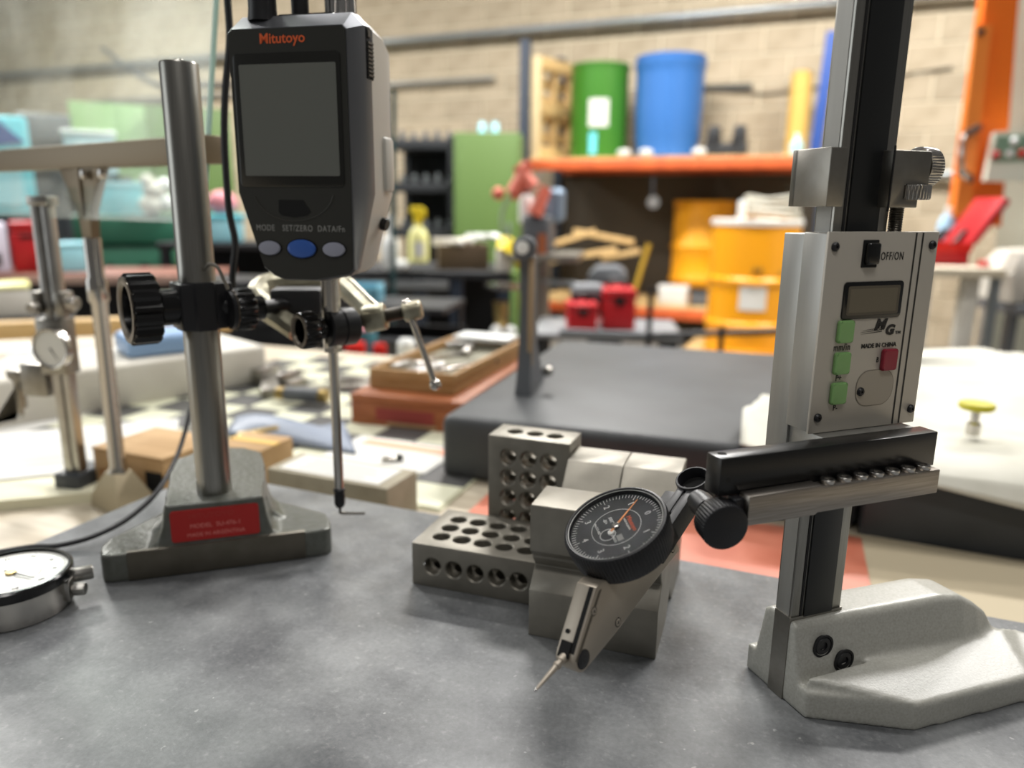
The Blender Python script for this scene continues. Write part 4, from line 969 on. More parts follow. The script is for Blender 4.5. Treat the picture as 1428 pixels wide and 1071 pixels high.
# pallet standing on end at the left of the shelf
pp = at(770, 214, 7.0)
plt = thing('wooden_pallet', 'wooden pallet standing on end beside the green drum', 'pallet', V((pp.x-.10, pp.y-.05, dz)), R(52))
hp = at(770, 80, 7.0).z-dz
for x in (.0, .24, .48): MB(1).box(x, x+.05, .022, .10, 0, hp, .004).build('stringer', 'wood_pale', plt)
for i in range(6):
    z = i*(hp-.09)/5
    MB(1).box(-.02, .55, .10, .122, z, z+.09, .003).build('slat', 'wood_pale', plt)
for z in (0, hp/2-.05, hp-.1): MB(1).box(-.02, .55, 0, .022, z, z+.1, .003).build('slat', 'wood_pale', plt)
MB(1).box(-.06, -.02, 0, .13, 0, hp, .004).build('end_board', mat('pale_board', '#d9c49a', .7), plt)
# twin black machine jaws, posts, bottle
pj = at(1012, 210, 6.65)
tj = thing('jaw_block', 'black twin humped jaw block on the rack shelf right of the blue drum', 'block', V((pj.x, pj.y, dz)), WA)
MB(1).box(-.17, .17, -.08, .08, 0, .12, .01).build('base_block', 'shelf_black', tj)
for x in (-.16, .05): MB(1).prism([(x, .12), (x+.11, .12), (x+.10, .26), (x+.02, .26)], -.07, .07, 'xz', bev=.008).build('jaw', 'shelf_black', tj)
for x in (-.09, .09): MB(1).lathe([(.03, 0), (.03, .01)], (x, -.08, .12), (0, -1, 0), 16).build('bolt', 'black_matte', tj)
py_ = at(1109, 208, 6.6); h2 = at(1109, 100, 6.6).z-dz
o = MB(1).lathe([(.082, 0), (.085, .02), (.085, h2-.03), (.07, h2-.03), (.07, h2)], n=20).build('straw_tube', 'straw'); o.location = (py_.x, py_.y, dz); tag(o, 'yellow cardboard tube standing on the rack shelf by the blue post', 'tube')
pw = at(1110, 211, 6.35)
o = thing('white_bottle', 'small pale bottle on the rack shelf in front of the yellow tube', 'bottle', V((pw.x, pw.y, dz)))
MB(1).lathe([(.045, 0), (.05, .01), (.05, .10), (.02, .135), (.02, .15)], n=20).build('body', 'cyan_light', o); MB(1).lathe([(.022, .148), (.022, .175), (.01, .178)], n=16).build('cap', 'white_plastic', o)
pbp = at(1137, 210, 6.55); h3 = at(1146, 45, 6.55).z-dz
o = MB(1).box(-.045, .045, -.045, .045, 0, h3, .006).build('blue_post', 'blue_paint'); o.location = (pbp.x, pbp.y, dz); o.rotation_euler = (0, R(2.5), WA); tag(o, 'bright blue square post standing by the right end of the rack shelf', 'post')
# white rags on the beam
for i, px in enumerate((858, 893, 975)):
    o = MB(1).ball((0, 0, 0), .05, 12, .6).build('rag_scrap', 'paper'); q = at(px, 222+6*(i == 0), 6.35); o.location = (q.x, q.y, RZ+.10-.02*i) ; o.scale = (1.2, .5, 1.0)
    o.location = wp((V((q.x, q.y, 0))-WP).dot(WD), RD-.06, RZ+.095); tag(o, ('white rag scrap on the orange beam below the green drum', 'white rag scrap on the orange beam between the two drums', 'white rag scrap on the orange beam below the blue drum')[i], 'rag')
# lower shelf: timber, boxes
lz = at(930, 438, 6.37).z+.063
for i, (x0, y0, x1, y1, Y, lab) in enumerate(((735, 352, 830, 322, 6.4, 'long plank leaning up left on the timber pile below the rack'), (755, 366, 860, 348, 6.3, 'plank lying lowest on the timber pile below the rack'), (800, 322, 884, 338, 6.6, 'plank sloping down right on top of the timber pile'), (840, 360, 892, 350, 6.5, 'short plank end at the right of the timber pile'))):
    a_, b_ = at(x0, y0, Y), at(x1, y1, Y-.1); d = b_-a_
    o = MB(1).box(0, d.length, -.05, .05, -.022, .022, .003).build('plank', 'wood_pale'); o.matrix_world = fr(a_, d.normalized(), V((0, 0, 1)).cross(d).normalized(), d.cross(V((0, 0, 1)).cross(d)).normalized()); tag(o, lab, 'plank', 'timber under the rack')
def stray(name, label, cat, x0, y0, x1, y1, Y, dep, m_, rz=None, bev=.01):
    """a box-like thing whose front fills the pixel rectangle at distance Y"""
    a_, b_ = at(x0, y1, Y), at(x1, y0, Y); c_ = at((x0+x1)/2, y1, Y)
    w_ = b_.x-a_.x
    rz = -math.degrees(math.atan2(c_.x, Y)) if rz is None or (x0+x1)/2 < 340 else rz
    w_ *= cos(R(rz)) if (x0+x1)/2 < 340 else 1
    if w_ < 0: w_ = -w_
    t = thing(name, label, cat, V(((a_.x+b_.x)/2, Y, a_.z)), R(rz)); 
    if m_: MB(1).box(-w_/2, w_/2, 0, dep, 0, b_.z-a_.z, bev).build('body', m_, t)
    return t, w_, b_.z-a_.z
t, w_, h_ = stray('white_carton', 'white carton on the low orange beam left of the yellow drums', 'box', 917, 402, 958, 428, 6.47, .10, 'paper', -23); t.location.z = lz; MB(1).box(-w_/2-.003, w_/2+.003, -.004, .102, h_*.82, h_+.003).build('lid', 'white_plastic', t)
t, w_, h_ = stray('grey_bin', 'dark grey bin beside the white carton on the low rack beam', 'bin', 961, 404, 993, 428, 6.42, .10, 'machine_grey', -23); t.location.z = lz; MB(1).box(-w_/2-.01, w_/2+.01, -.008, .108, h_-.03, h_, .005).build('rim', 'shelf_black', t)
t, w_, h_ = stray('cream_carton', 'low cream carton on the rack beside the red toolbox', 'box', 800, 410, 845, 425, 6.62, .25, 'foam', -23); t.location.z = lz; MB(1).box(-w_/2-.003, w_/2+.003, -.004, .25, h_*.8, h_+.003).build('lid', 'paper', t)
# yellow drums
def yd_(label, px, ytop, Y, r, h, rim='paper'):
    q = at(px, ytop, Y); t = drum('yellow_drum', label, V((q.x, Y, q.z-h)), r, h, 'drum_yellow', (.22, .55), rim); return t, q
t1, q1 = yd_('large yellow steel drum with white rim and paper label in front of the rack', 1056, 306, 5.1, .288, .87)
patch(t1, .2875, -122, -88, .30, .50, 'paper')
for a in (-105, -98, -70): MB(1).lathe([(.016, 0), (.014, .006)], (.287*cos(R(a)), .287*sin(R(a)), .56 if a != -70 else .54), (cos(R(a)), sin(R(a)), 0), 12).build('bolt', 'brass', t1)
t2, q2 = yd_('yellow steel drum standing behind the white rimmed one', 984, 280, 6.86, .27, at(984, 280, 6.86).z-lz, 'drum_yellow')
base = thing('drum_pallet', 'low pale timber pallet under the front yellow drum', 'pallet', V((q1.x, 5.1, FLOOR)), R(-23))
for i in range(5): MB(1).box(-.40+i*.165, -.26+i*.165, -.38, .38, q1.z-.87-FLOOR-.03, q1.z-.87-FLOOR, .003).build('slat', 'wood_pale', base)
for y in (-.36, 0, .30): MB(1).box(-.40, .40, y, y+.07, 0, q1.z-.87-FLOOR-.03, .003).build('bearer', 'wood_pale', base)
# on the front drum: hose heap, white tube
hz = q1.z
o = MB(1)
for k_ in range(4): o.tube([((.19-.012*k_)*cos(a)+.03, (.19-.012*k_)*sin(a)*.9, .022+.036*k_+.012*sin(2*a+k_)) for a in [i*pi/12 for i in range(25)]], .020, 8)
o = o.build('coiled_hose', mat('hose_grey', '#9a988c', .6)); o.location = (q1.x+.05, 5.1, hz); tag(o, 'grey hose coiled on top of the front yellow drum', 'hose')
q = at(1034, 304, 4.95); o = MB(1).lathe([(.022, 0), (.026, .004), (.026, .125), (.02, .13)], n=16).build('white_canister', 'white_plastic'); o.location = (q.x, 4.95, hz-.01); tag(o, 'slim white canister standing on the front yellow drum', 'canister')
# black guard rail
rl = thing('guard_rail', 'thin black tubular rail in front of the yellow drums', 'rail', V((0, 0, 0)))
a_, b_ = at(905, 468, 2.9), at(1120, 461, 2.6)
MB(1).cyl(a_, b_, .012, n=12).build('rail', 'black_satin', rl)
MB(1).cyl(at(780, 462, 2.9), a_, .012, n=12).build('rail', 'machine_grey', rl)
for px, Y, top in ((908, 2.9, 402), (1007, 2.75, 455)):
    q = at(px, top, Y); MB(1).cyl(V((q.x, Y, FLOOR)), q, .011, n=12).build('post', 'black_satin', rl)

# ------------------------------------------------------------------ middle: shelving, locker, steel bench
t, w_, h_ = stray('shelving_unit', 'black steel shelving unit holding small grey parts against the wall', 'shelving', 548, 190, 634, 520, 6.6, .5, None, -8)
fz = t.location.z; t.location.z = FLOOR; h_ = fz + h_ - FLOOR
for x in (-w_/2, w_/2-.05):
    for y in (0, .46): MB(1).box(x, x+.05, y, y+.04, 0, h_).build('upright', 'shelf_black', t)
nshelf = [h_-.07, h_-.42, h_-.80, h_-1.2, .1]
for z in nshelf: MB(1).box(-w_/2, w_/2, 0, .5, z-.035, z+.045, .004).build('shelf', 'shelf_black', t)
MB(1).box(-w_/2, w_/2, .49, .5, 0, h_).build('back_panel', 'black_matte', t)
for k_, z in enumerate(nshelf[:3]):
    for i in range(5):
        x = -w_/2+.09+i*(w_-.16)/4; hh_ = random.uniform(.03, .06)
        o = MB(1).lathe([(.022, 0), (.025, .005), (.025, hh_), (.014, hh_+.012), (.014, hh_+.025)], n=14).build('parts_pot', 'machine_grey' if k_ == 0 else 'galv')
        o.location = t.matrix_basis @ V((x, .12, z+.046)); sn = ('top', 'second', 'third')[k_]
        tag(o, 'small grey metal pot, %s from left on the %s shelf of the black shelving' % (('first', 'second', 'third', 'fourth', 'fifth')[i], sn), 'pot', 'pots on the %s shelf of the black shelving' % sn)
t, w_, h_ = stray('green_locker', 'plain green steel cabinet between black shelving and pallet rack', 'cabinet', 634, 185, 726, 480, 6.2, .5, None, -4)
h_ = t.location.z + h_ - FLOOR; t.location.z = FLOOR
MB(1).box(-w_/2, w_/2, 0, .5, 0, h_, .006).build('carcass', 'locker_green', t)
MB(1).box(-w_/2+.03, w_/2-.03, -.014, 0, .06, h_-.03, .004).build('door', 'locker_green', t)
MB(1).box(w_/2-.09, w_/2-.07, -.035, -.014, h_*.52, h_*.60, .003).build('handle', 'galv', t)
for i, px in enumerate((672, 690)):
    q = at(px, 185, 6.3); o = MB(1).lathe([(.03, 0), (.03, .06), (.02, .09)], n=14).build('glass_jar', 'cyan_light'); o.location = (q.x, 6.35, FLOOR+h_); tag(o, ('left clear jar on top of the green cabinet', 'right clear jar on top of the green cabinet')[i], 'jar')
# black steel work bench
YB = 3.6
q0, q1_ = at(470, 378, YB), at(712, 378, YB)
wbz = q0.z
t = thing('steel_bench', 'black steel bench with pale drawer fronts below the spray bottles', 'workbench', V((q0.x, YB, FLOOR)), 0)
L_ = q1_.x-q0.x; hh_ = wbz-FLOOR
MB(1).box(0, L_, 0, .7, hh_-.03, hh_, .004).build('top', 'shelf_black', t)
for x in (.02, .36, L_-.29, L_-.06): MB(1).box(x, x+.06, .02, .08, 0, hh_-.03).build('leg', 'rack_blue', t)
MB(1).box(.02, L_-.02, .64, .68, 0, hh_-.03).build('back_panel', 'black_matte', t)
for x0, x1 in ((.03, .24), (.27, .53)):
    d_ = MB(1).box(x0, x1, -.012, .4, hh_-.085, hh_-.04, .006).build('drawer', mat('drawer_front', '#8d8f90', .4, .5), t)
MB(1).box(.05, L_-.05, .1, .6, .18, .21).build('lower_shelf', 'shelf_black', t)
for i, (x, w2, h2_, m_) in enumerate(((.12, .14, .16, 'machine_grey'), (.34, .2, .22, 'brown_box'), (.58, .16, .14, 'steel_dull'))):
    o = MB(1).box(-w2/2, w2/2, 0, .25, 0, h2_, .01).build('parts_crate', m_); o.location = t.location + V((x, .15, .212)); MB(1).box(-w2/2-.005, w2/2+.005, -.006, .02, h2_-.03, h2_+.004).build('lip', m_, o); tag(o, ('small grey crate at the left under the black steel bench', 'brown crate in the middle under the black steel bench', 'dull metal crate at the right under the black steel bench')[i], 'crate')
def bottle(label, px, yb, yt, Y, r, m_, cap_m, spray=True):
    q, tp = at(px, yb, Y), at(px, yt, Y); h = tp.z-q.z
    t = thing('spray_bottle', label, 'bottle', V((q.x, Y, q.z)))
    MB(1).lathe([(r*.9, 0), (r, .006), (r, h*.45), (r*.8, h*.56), (r*.35, h*.66), (r*.35, h*.74)], n=24).build('body', m_, t)
    MB(1).lathe([(r*.42, h*.70), (r*.42, h*.80), (r*.3, h*.81)], n=16).build('collar', cap_m, t)
    MB(1).prism([(-r*.5, h*.80), (r*.75, h*.80), (r*.75, h*.93), (r*.4, h), (-r*.7, h), (-r*.9, h*.9), (-r*.5, h*.88)], -r*.3, r*.3, 'xz', bev=r*.08).build('trigger_head', cap_m, t)
    return t
bt = bottle('yellow and clear spray bottle standing on the black steel bench', 584, 366, 288, 3.66, .048, 'pale_yellow', 'yellow_plastic')
patch(bt, .0485, -110, -50, .03, .10, 'paper')
bottle('white spray bottle left of the yellow one on the steel bench', 545, 374, 300, 3.62, .042, 'white_plastic', 'white_plastic')
q = at(556, 376, 3.6); o = MB(1).ball((0, 0, .03), .055, 16, .55).build('white_cloth_ball', 'white_plastic'); o.location = (q.x, 3.64, wbz); tag(o, 'white crumpled wipe beside the white spray bottle', 'wipe')
# brown crate with gloves
t, w_, h_ = stray('brown_crate', 'dark brown open crate on the steel bench under white gloves', 'crate', 612, 342, 682, 378, 3.75, .28, None, 8)
MB(1).box(-w_/2, w_/2, 0, .28, 0, .012).build('bottom', 'brown_box', t)
for q in ((-w_/2, w_/2, 0, .015), (-w_/2, w_/2, .265, .28), (-w_/2, -w_/2+.015, .015, .265), (w_/2-.015, w_/2, .015, .265)): MB(1).box(*q, .012, h_, .002).build('side_board', 'brown_box', t)
def glove(label, px, py, Y, rz, m_='white_plastic', k=1.0):
    g = thing('work_glove', label, 'glove', at(px, py, Y), R(rz))
    b = MB(.001*k); b.loft([[(-70+20*i, -38+4*abs(i-2), 0), (-70+20*i, 38-4*abs(i-2), 0), (-70+20*i, 30-4*abs(i-2), 26), (-70+20*i, -30+4*abs(i-2), 26)] for i in range(6)]); o = b.build('palm', m_, g, 60)
    for i, yy in enumerate((-27, -9, 9, 27)): MB(.001*k).tube([(28, yy, 14), (55, yy*1.1, 20), (78+6*(i in (1, 2)), yy*1.2, 8)], [11, 10, 8], 8, 3).build('finger', m_, g)
    MB(.001*k).tube([(-10, -36, 12), (15, -58, 14), (34, -66, 8)], [12, 11, 8], 8, 3).build('thumb', m_, g)
glove('cream work glove on the left of the brown crate', 630, 342, 3.80, 15, 'foam', 1.3)
glove('white work glove on the right of the brown crate', 672, 334, 3.84, -20, 'white_plastic', 1.1)
yc0 = at(688, 335, 3.7)
def ycf(s, t_): return yc0 + V((.02+.13*s, -.10*t_ if t_ > .4 else .05-.1*t_, .02*sin(5*s)-.0 - (max(0, t_-.4))*.20*(s*.8+.3)))
o = drape('yellow_cloth', None, 8, 10, ycf, 'yellow_plastic', .004); tag(o, 'yellow cloth hanging at the right of the brown crate', 'cloth')
q = at(703, 375, 3.68); o = thing('cream_canister', 'cream canister below the yellow cloth on the bench', 'canister', V((q.x, 3.68, wbz))); MB(1).lathe([(.04, 0), (.042, .004), (.042, .10), (.038, .11)], n=20).build('body', 'foam', o); MB(1).lathe([(.034, .11), (.034, .12), (.01, .121)], n=20).build('lid', 'straw', o)

# ------------------------------------------------------------------ drill press in the middle ground
YD = 3.65
dp = thing('drill_press', 'grey drill press with coral handles and white motor cap', 'drill press', V((at(745, 400, YD).x, YD, FLOOR)), R(-10))
def D(x, y, Y=YD): return dp.matrix_basis.inverted() @ at(x, y, Y)
MB(1).box(-.08, .12, -.12, .16, 0, .05, .01).build('foot', 'machine_grey', dp)
top = D(745, 290).z
MB(1).lathe([(.045, .05), (.045, top)], (.02, .08, 0), n=20).build('column', 'steel_dull', dp)
MB(1).box(-.05, .08, -.10, .16, D(745, 352).z, D(745, 300).z, .02, 3).build('head', 'castgrey', dp)
MB(1).lathe([(.045, D(760, 310).z), (.06, D(760, 305).z), (.06, D(760, 268).z), (.045, D(760, 262).z)], (.07, .10, 0), n=24).build('motor', mat('motor_blue', '#7d8ea0', .4, .4), dp)
MB(1).lathe([(.03, D(735, 312).z), (.036, D(735, 308).z), (.036, D(735, 282).z), (.02, D(735, 272).z)], (D(735, 300).x, -.03, 0), n=20).build('motor_cap', 'white_plastic', dp)
sp = dp.matrix_basis.inverted()
for (a_, b_) in (((736, 228), (716, 270)), ((762, 262), (745, 300)), ((722, 232), (742, 262))):
    MB(1).tube([D(*a_, YD-.08), D(*b_, YD-.10)], [.026, .036], 12).build('coral_handle', 'coral', dp)
for (x, y, r) in ((695, 270, .030), (718, 272, .024), (749, 288, .022)): MB(1).ball(D(x, y, YD-.1), r).build('handle_knob', 'coral', dp)
MB(1).tube([D(715, 272, YD-.1), D(702, 290, YD-.1), D(700, 318, YD-.1), D(712, 338, YD-.1)], .008, 8, 4).build('hose', mat('hose_green', '#9aa893', .5), dp)
MB(1).tube([D(757, 240), D(742, 262), D(740, 300)], .005, 6, 4).build('cable', 'galv', dp)
MB(1).lathe([(.020, D(760, 325).z), (.020, D(760, 355).z)], (D(760, 340).x, -.09, 0), n=16).build('copper_sleeve', mat('copper', '#b5673f', .4, .6), dp)
MB(1).box(-.10, .22, -.14, .2, D(745, 362).z, D(745, 352).z, .004).build('table', 'steel_dull', dp)
MB(1).lathe([(.085, 0), (.09, .004), (.09, .02), (.02, .024)], V((D(702, 398, YD-.25).x, -.25, D(702, 402, YD-.25).z)), n=32).build('round_table', 'chrome_soft', dp)
pz = D(702, 450).z
MB(1).lathe([(.03, pz), (.036, pz+.02), (.024, pz+.05), (.034, pz+.07), (.03, pz+.09), (.036, pz+.13)], (D(697, 430, YD-.25).x, -.25, 0), n=20).build('brass_spindle', 'brass', dp)
for x in (692, 712): MB(1).ball(D(x, 462, YD-.32), .026, 14).build('lamp_lens', 'white_plastic', dp)
MB(1).lathe([(.10, D(695, 488).z), (.07, D(695, 470).z), (.04, D(695, 462).z)], (D(700, 470, YD-.25).x, -.25, 0), n=24).build('chuck_guard', 'steel_dull', dp)
MB(1).cyl(D(757, 392, YD), D(806, 396, YD), .012).build('side_rod', 'galv', dp)
gs = thing('green_machine_stand', 'green curved machine base below the round table', 'machine base', V((at(676, 430, 4.7).x, 4.7, FLOOR)))
zt_ = at(676, 378, 4.7).z-FLOOR
MB(1).loft([[(-.22, -.18, 0), (.16, -.18, 0), (.16, .2, 0), (-.22, .2, 0)], [(-.16, -.14, zt_*.5), (.10, -.14, zt_*.5), (.10, .16, zt_*.5), (-.16, .16, zt_*.5)], [(-.10, -.12, zt_*.8), (.14, -.12, zt_*.8), (.14, .14, zt_*.8), (-.10, .14, zt_*.8)], [(-.10, -.14, zt_), (.2, -.14, zt_), (.2, .16, zt_), (-.10, .16, zt_)]]).build('casting', 'locker_green', gs)
MB(1).box(-.06, .12, -.165, -.13, zt_*.25, zt_*.45, .01).build('access_door', 'locker_green', gs)
# red toolboxes, grey vise bench
YT = 3.0; tz = at(830, 466, YT).z
t = thing('low_grey_table', 'low grey steel table carrying the two red toolboxes', 'table', V((at(840, 470, YT).x, YT, FLOOR)), R(-6))
MB(1).box(-.28, .32, -.02, .45, tz-FLOOR-.02, tz-FLOOR, .004).build('top', mat('table_grey', '#8e9092', .45, .3), t)
for x in (-.25, .28):
    for y in (.02, .4): MB(1).box(x-.02, x+.02, y-.02, y+.02, 0, tz-FLOOR-.02).build('leg', 'shelf_black', t)
def toolbox(name, label, x0, y0, x1, y1, Y, dep, rz=0):
    t, w_, h_ = stray(name, label, 'toolbox', x0, y0, x1, y1, Y, dep, None, rz)
    MB(1).box(-w_/2, w_/2, 0, dep, 0, h_*.72, .008).build('case', 'red_plastic', t); MB(1).box(-w_/2-.004, w_/2+.004, -.004, dep+.004, h_*.73, h_, .012).build('lid', 'red_plastic', t)
    MB(1).box(-.02, .02, -.012, 0, h_*.62, h_*.82, .003).build('latch', 'black_plastic', t)
    MB(1).tube([(-w_*.25, dep/2, h_), (-w_*.22, dep/2, h_+.03), (w_*.22, dep/2, h_+.03), (w_*.25, dep/2, h_)], .009, 8, 3).build('handle', 'black_plastic', t); return t
toolbox('red_toolbox', 'left smaller red toolbox on the low grey table', 792, 424, 834, 464, 3.02, .16)
toolbox('red_toolbox', 'right larger red toolbox on the low grey table', 840, 404, 888, 460, 3.1, .2)
t, w_, h_ = stray('black_power_tool', 'black power tool lying across the red toolboxes', 'power tool', 795, 398, 862, 424, 3.14, .12, None, -8)
zz = tz + .002
MB(1).lathe([(.03, 0), (.045, .02), (.045, .12), (.03, .14)], (-w_/2, .05, h_*.5), (1, 0, 0), 20).build('motor_body', 'machine_grey', t); MB(1).box(-.02, w_/2, .02, .08, h_*.2, h_*.7, .012).build('gear_head', 'shelf_black', t); MB(1).box(.02, .06, .025, .075, -.06, h_*.3, .012).build('grip', 'black_plastic', t)
t, w_, h_ = stray('grey_machine_hood', 'dark grey hood of a machine behind the red toolboxes', 'hood', 815, 374, 878, 404, 4.2, .3, None, -8)
h_ += t.location.z - FLOOR; dz_ = t.location.z; t.location.z = FLOOR
MB(1).prism([(-w_/2, h_-.18), (w_/2, h_-.18), (w_/2*.85, h_-.03), (w_/2*.5, h_), (-w_/2*.5, h_), (-w_/2*.85, h_-.04)], 0, .3, 'xz', bev=.01).build('hood', 'machine_grey', t)
MB(1).box(-w_/2*.8, w_/2*.8, .02, .28, 0, h_-.18, .01).build('pedestal', 'shelf_black', t)
for i, (x, y, x2, y2, Y) in enumerate(((868, 402, 905, 340, 5.2),)):
    o = MB(1).cyl(at(x, y+60, Y), at(x2, y2, Y), .016, n=10).build('yellow_rod', mat('rod_yellow', '#b08d2a', .5)); tag(o, 'yellow rod leaning up right behind the red toolboxes', 'rod')
o = thing('reflector_lamp', 'dull metal reflector hanging in the shade under the rack shelf', 'lamp', at(911, 282, 6.3)); MB(1).lathe([(.05, 0), (.045, .02), (.02, .06)], (0, 0, 0), (0, 1, 0), 20).build('reflector', 'galv', o); MB(1).box(-.01, .01, .05, .07, 0, .2).build('bracket', 'shelf_black', o)

# ------------------------------------------------------------------ dark clutter bench behind the clamp
YC = 2.35
tz = at(500, 512, YC).z
t = thing('dark_side_bench', 'dark side bench behind the chequered board full of small supplies', 'workbench', V((at(470, 500, YC).x, YC, FLOOR)), R(-10))
MB(1).box(-.62, .30, -.1, .6, tz-FLOOR-.03, tz-FLOOR, .004).build('top', 'shelf_black', t)
for x in (-.58, .26):
    for y in (-.06, .56): MB(1).box(x-.025, x+.025, y-.025, y+.025, 0, tz-FLOOR-.03).build('leg', 'shelf_black', t)
for x in (-.09, .26): MB(1).box(x-.008, x+.008, .55, .57, tz-FLOOR, at(505, 422, 2.7).z-FLOOR-.02).build('shelf_post', 'shelf_black', t)
MB(1).box(-.60, .28, .585, .6, tz-FLOOR, tz-FLOOR+.05).build('back_lip', 'black_matte', t)
trz = at(505, 422, 2.7).z
MB(1).box(-.1, .28, .26, .57, trz-FLOOR-.02, trz-FLOOR-.001).build('upper_shelf', 'shelf_black', t)
def pot(label, px, yb, yt, Y, r, m_, cap=None, name='red_pot'):
    q, tp = at(px, yb, Y), at(px, yt, Y); h = tp.z-q.z
    o = thing(name, label, 'pot', V((q.x, Y, tz if abs(q.z-tz) < .06 else q.z))); MB(1).lathe([(r*.9, 0), (r, .005), (r, h*.92), (r*.94, h)], n=20).build('body', m_, o); MB(1).lathe([(r*.96, h*.98), (r*.96, h*1.05), (.01, h*1.06)], n=20).build('lid', cap or m_, o)
pot('wider red pot on the dark side bench behind the gauge rod', 496, 508, 480, 2.4, .034, 'red_bright')
pot('narrower red pot on the dark side bench right of the wider one', 530, 508, 482, 2.4, .022, 'red_bright')
pot('teal topped pot on the dark side bench above the red pots', 514, 500, 462, 2.52, .03, mat('teal', '#4f8f9a', .4), 'pink_cloth', 'teal_pot')
t, w_, h_ = stray('blue_tray', 'pale blue plastic tray on the shelf behind the C clamp', 'tray', 484, 400, 526, 422, 2.7, .15, None, 0)
MB(1).box(-w_/2, w_/2, 0, .15, 0, .01).build('floor', mat('tray_blue', '#6fa9bd', .4), t)
for q in ((-w_/2, w_/2, 0, .008), (-w_/2, w_/2, .142, .15), (-w_/2, -w_/2+.008, 0, .15), (w_/2-.008, w_/2, 0, .15)): MB(1).box(*q, .01, h_, .002).build('side', 'tray_blue', t)
sh_ = tz
t, w_, h_ = stray('black_case', 'large black equipment case behind the digital indicator and clamp', 'case', 250, 395, 470, 505, 2.42, .2, None, -8); MB(1).box(-w_/2, w_/2, 0, .2, 0, h_*.6, .012).build('shell', 'black_matte', t); MB(1).box(-w_/2, w_/2, 0, .2, h_*.61, h_, .012).build('lid', 'black_satin', t); MB(1).box(-.05, .05, -.02, 0, h_*.45, h_*.55, .006).build('handle', 'shelf_black', t)
t.location.z = tz; 
o = MB(1).lathe([(.014, 0), (.016, .004), (.016, .035), (.01, .042)], n=14).build('white_pill_bottle', 'white_plastic'); q = onz(567, 505, BZ); o.location = at(567, 507, 1.30); o.location.z = BZ; tag(o, 'small white bottle at the back corner of the chequered board', 'bottle')

# ------------------------------------------------------------------ left background
YL = 3.0
q = at(110, 384, YL)
t = thing('brown_table', 'long reddish brown table at the far left carrying coloured cases', 'table', V((q.x, YL, FLOOR)), R(6))
tz2 = q.z
MB(1).box(-.9, .50, 0, .42, tz2-FLOOR-.035, tz2-FLOOR, .006).build('top', mat('brown_top', '#7a4f40', .5), t)
MB(1).box(-.9, .50, -.006, 0, tz2-FLOOR-.033, tz2-FLOOR-.006).build('edge_strip', mat('edge_strip', '#a98d80', .4), t)
for x in (-.85, .44):
    for y in (.05, .37): MB(1).box(x-.025, x+.025, y-.025, y+.025, 0, tz2-FLOOR-.035).build('leg', 'shelf_black', t)
MB(1).box(-.88, .48, .38, .41, 0, tz2-FLOOR-.04).build('back_panel', 'black_matte', t)
t, w_, h_ = stray('red_case', 'red plastic case standing on the brown table at far left', 'case', 20, 308, 62, 378, 3.12, .16, None, 4); t.location.z = tz2+.0; MB(1).box(-w_/2, w_/2, 0, .16, 0, h_*.8, .01).build('shell', 'red_plastic', t); MB(1).box(-w_/2, w_/2, 0, .16, h_*.81, h_, .01).build('lid', 'red_plastic', t); MB(1).box(-.03, .03, -.008, 0, h_*.68, h_*.74, .002).build('latch', 'black_plastic', t)
t, w_, h_ = stray('white_switch_box', 'white box with a dark switch at the left edge on the brown table', 'box', -34, 308, 8, 378, 3.05, .10, None, 4); t.location.z = tz2; MB(1).box(-w_/2, w_/2, 0, .10, 0, h_, .012).build('housing', mat('lilac_white', '#dcd8ea', .4), t); MB(1).box(-.01, .03, -.006, 0, h_*.15, h_*.4, .002).build('switch', 'black_plastic', t)
t, w_, h_ = stray('light_blue_box', 'light blue box on the brown table behind the dial gauge beam', 'box', 84, 338, 124, 378, 3.15, .15, None, 4); t.location.z = tz2; MB(1).box(-w_/2, w_/2, 0, .15, 0, h_*.85, .008).build('shell', 'cyan_light', t); MB(1).box(-w_/2-.003, w_/2+.003, -.003, .153, h_*.86, h_, .005).build('lid', 'cyan_light', t)
# green machine with blue tray
t, w_, h_ = stray('green_machine', 'green painted machine bed at the left behind the slim post', 'machine', 128, 300, 244, 470, 3.9, .4, None, 0)
h_ += t.location.z-FLOOR; t.location.z = FLOOR
MB(1).box(-w_/2, w_/2, 0, .4, 0, h_*.86, .02).build('bed', 'machine_green', t); MB(1).box(-w_/2-.02, w_/2+.02, -.03, .4, h_*.87, h_, .012).build('table', mat('green_dark', '#2f6650', .4), t)
for x in (-.1, .06): MB(1).lathe([(.03, 0), (.034, .01), (.03, .02)], (x, 0, h_*.75), (0, -1, 0), 18).build('handwheel', 'black_plastic', t)
zt_ = FLOOR + h_
t, w_, h_ = stray('cyan_tub', 'shallow bright blue tub on the green machine bed', 'tub', 128, 262, 200, 306, 3.95, .3, None, 0)
t.location.z = zt_+.001; MB(1).box(-w_/2, w_/2, 0, .3, 0, .012).build('floor', 'cyan_plastic', t)
for q in ((-w_/2, w_/2, 0, .01), (-w_/2, w_/2, .29, .3), (-w_/2, -w_/2+.01, 0, .3), (w_/2-.01, w_/2, 0, .3)): MB(1).box(*q, .012, h_, .003).build('side', 'cyan_plastic', t)
MB(1).box(-w_/2-.012, w_/2+.012, -.012, .0, h_-.02, h_, .004).build('lip', 'cyan_light', t)
t, w_, h_ = stray('clear_bin', 'clear plastic bin above the blue tub behind the guard sheet', 'bin', 94, 182, 160, 245, 4.5, .12, None, 0)
zb_ = t.location.z
MB(1).box(-w_/2, w_/2, 0, .12, 0, h_*.88, .012).build('bin', mat('bin_pale', '#b9cfd6', .4), t); MB(1).box(-w_/2-.01, w_/2+.01, -.01, .13, h_*.89, h_, .01).build('lid', 'white_plastic', t)
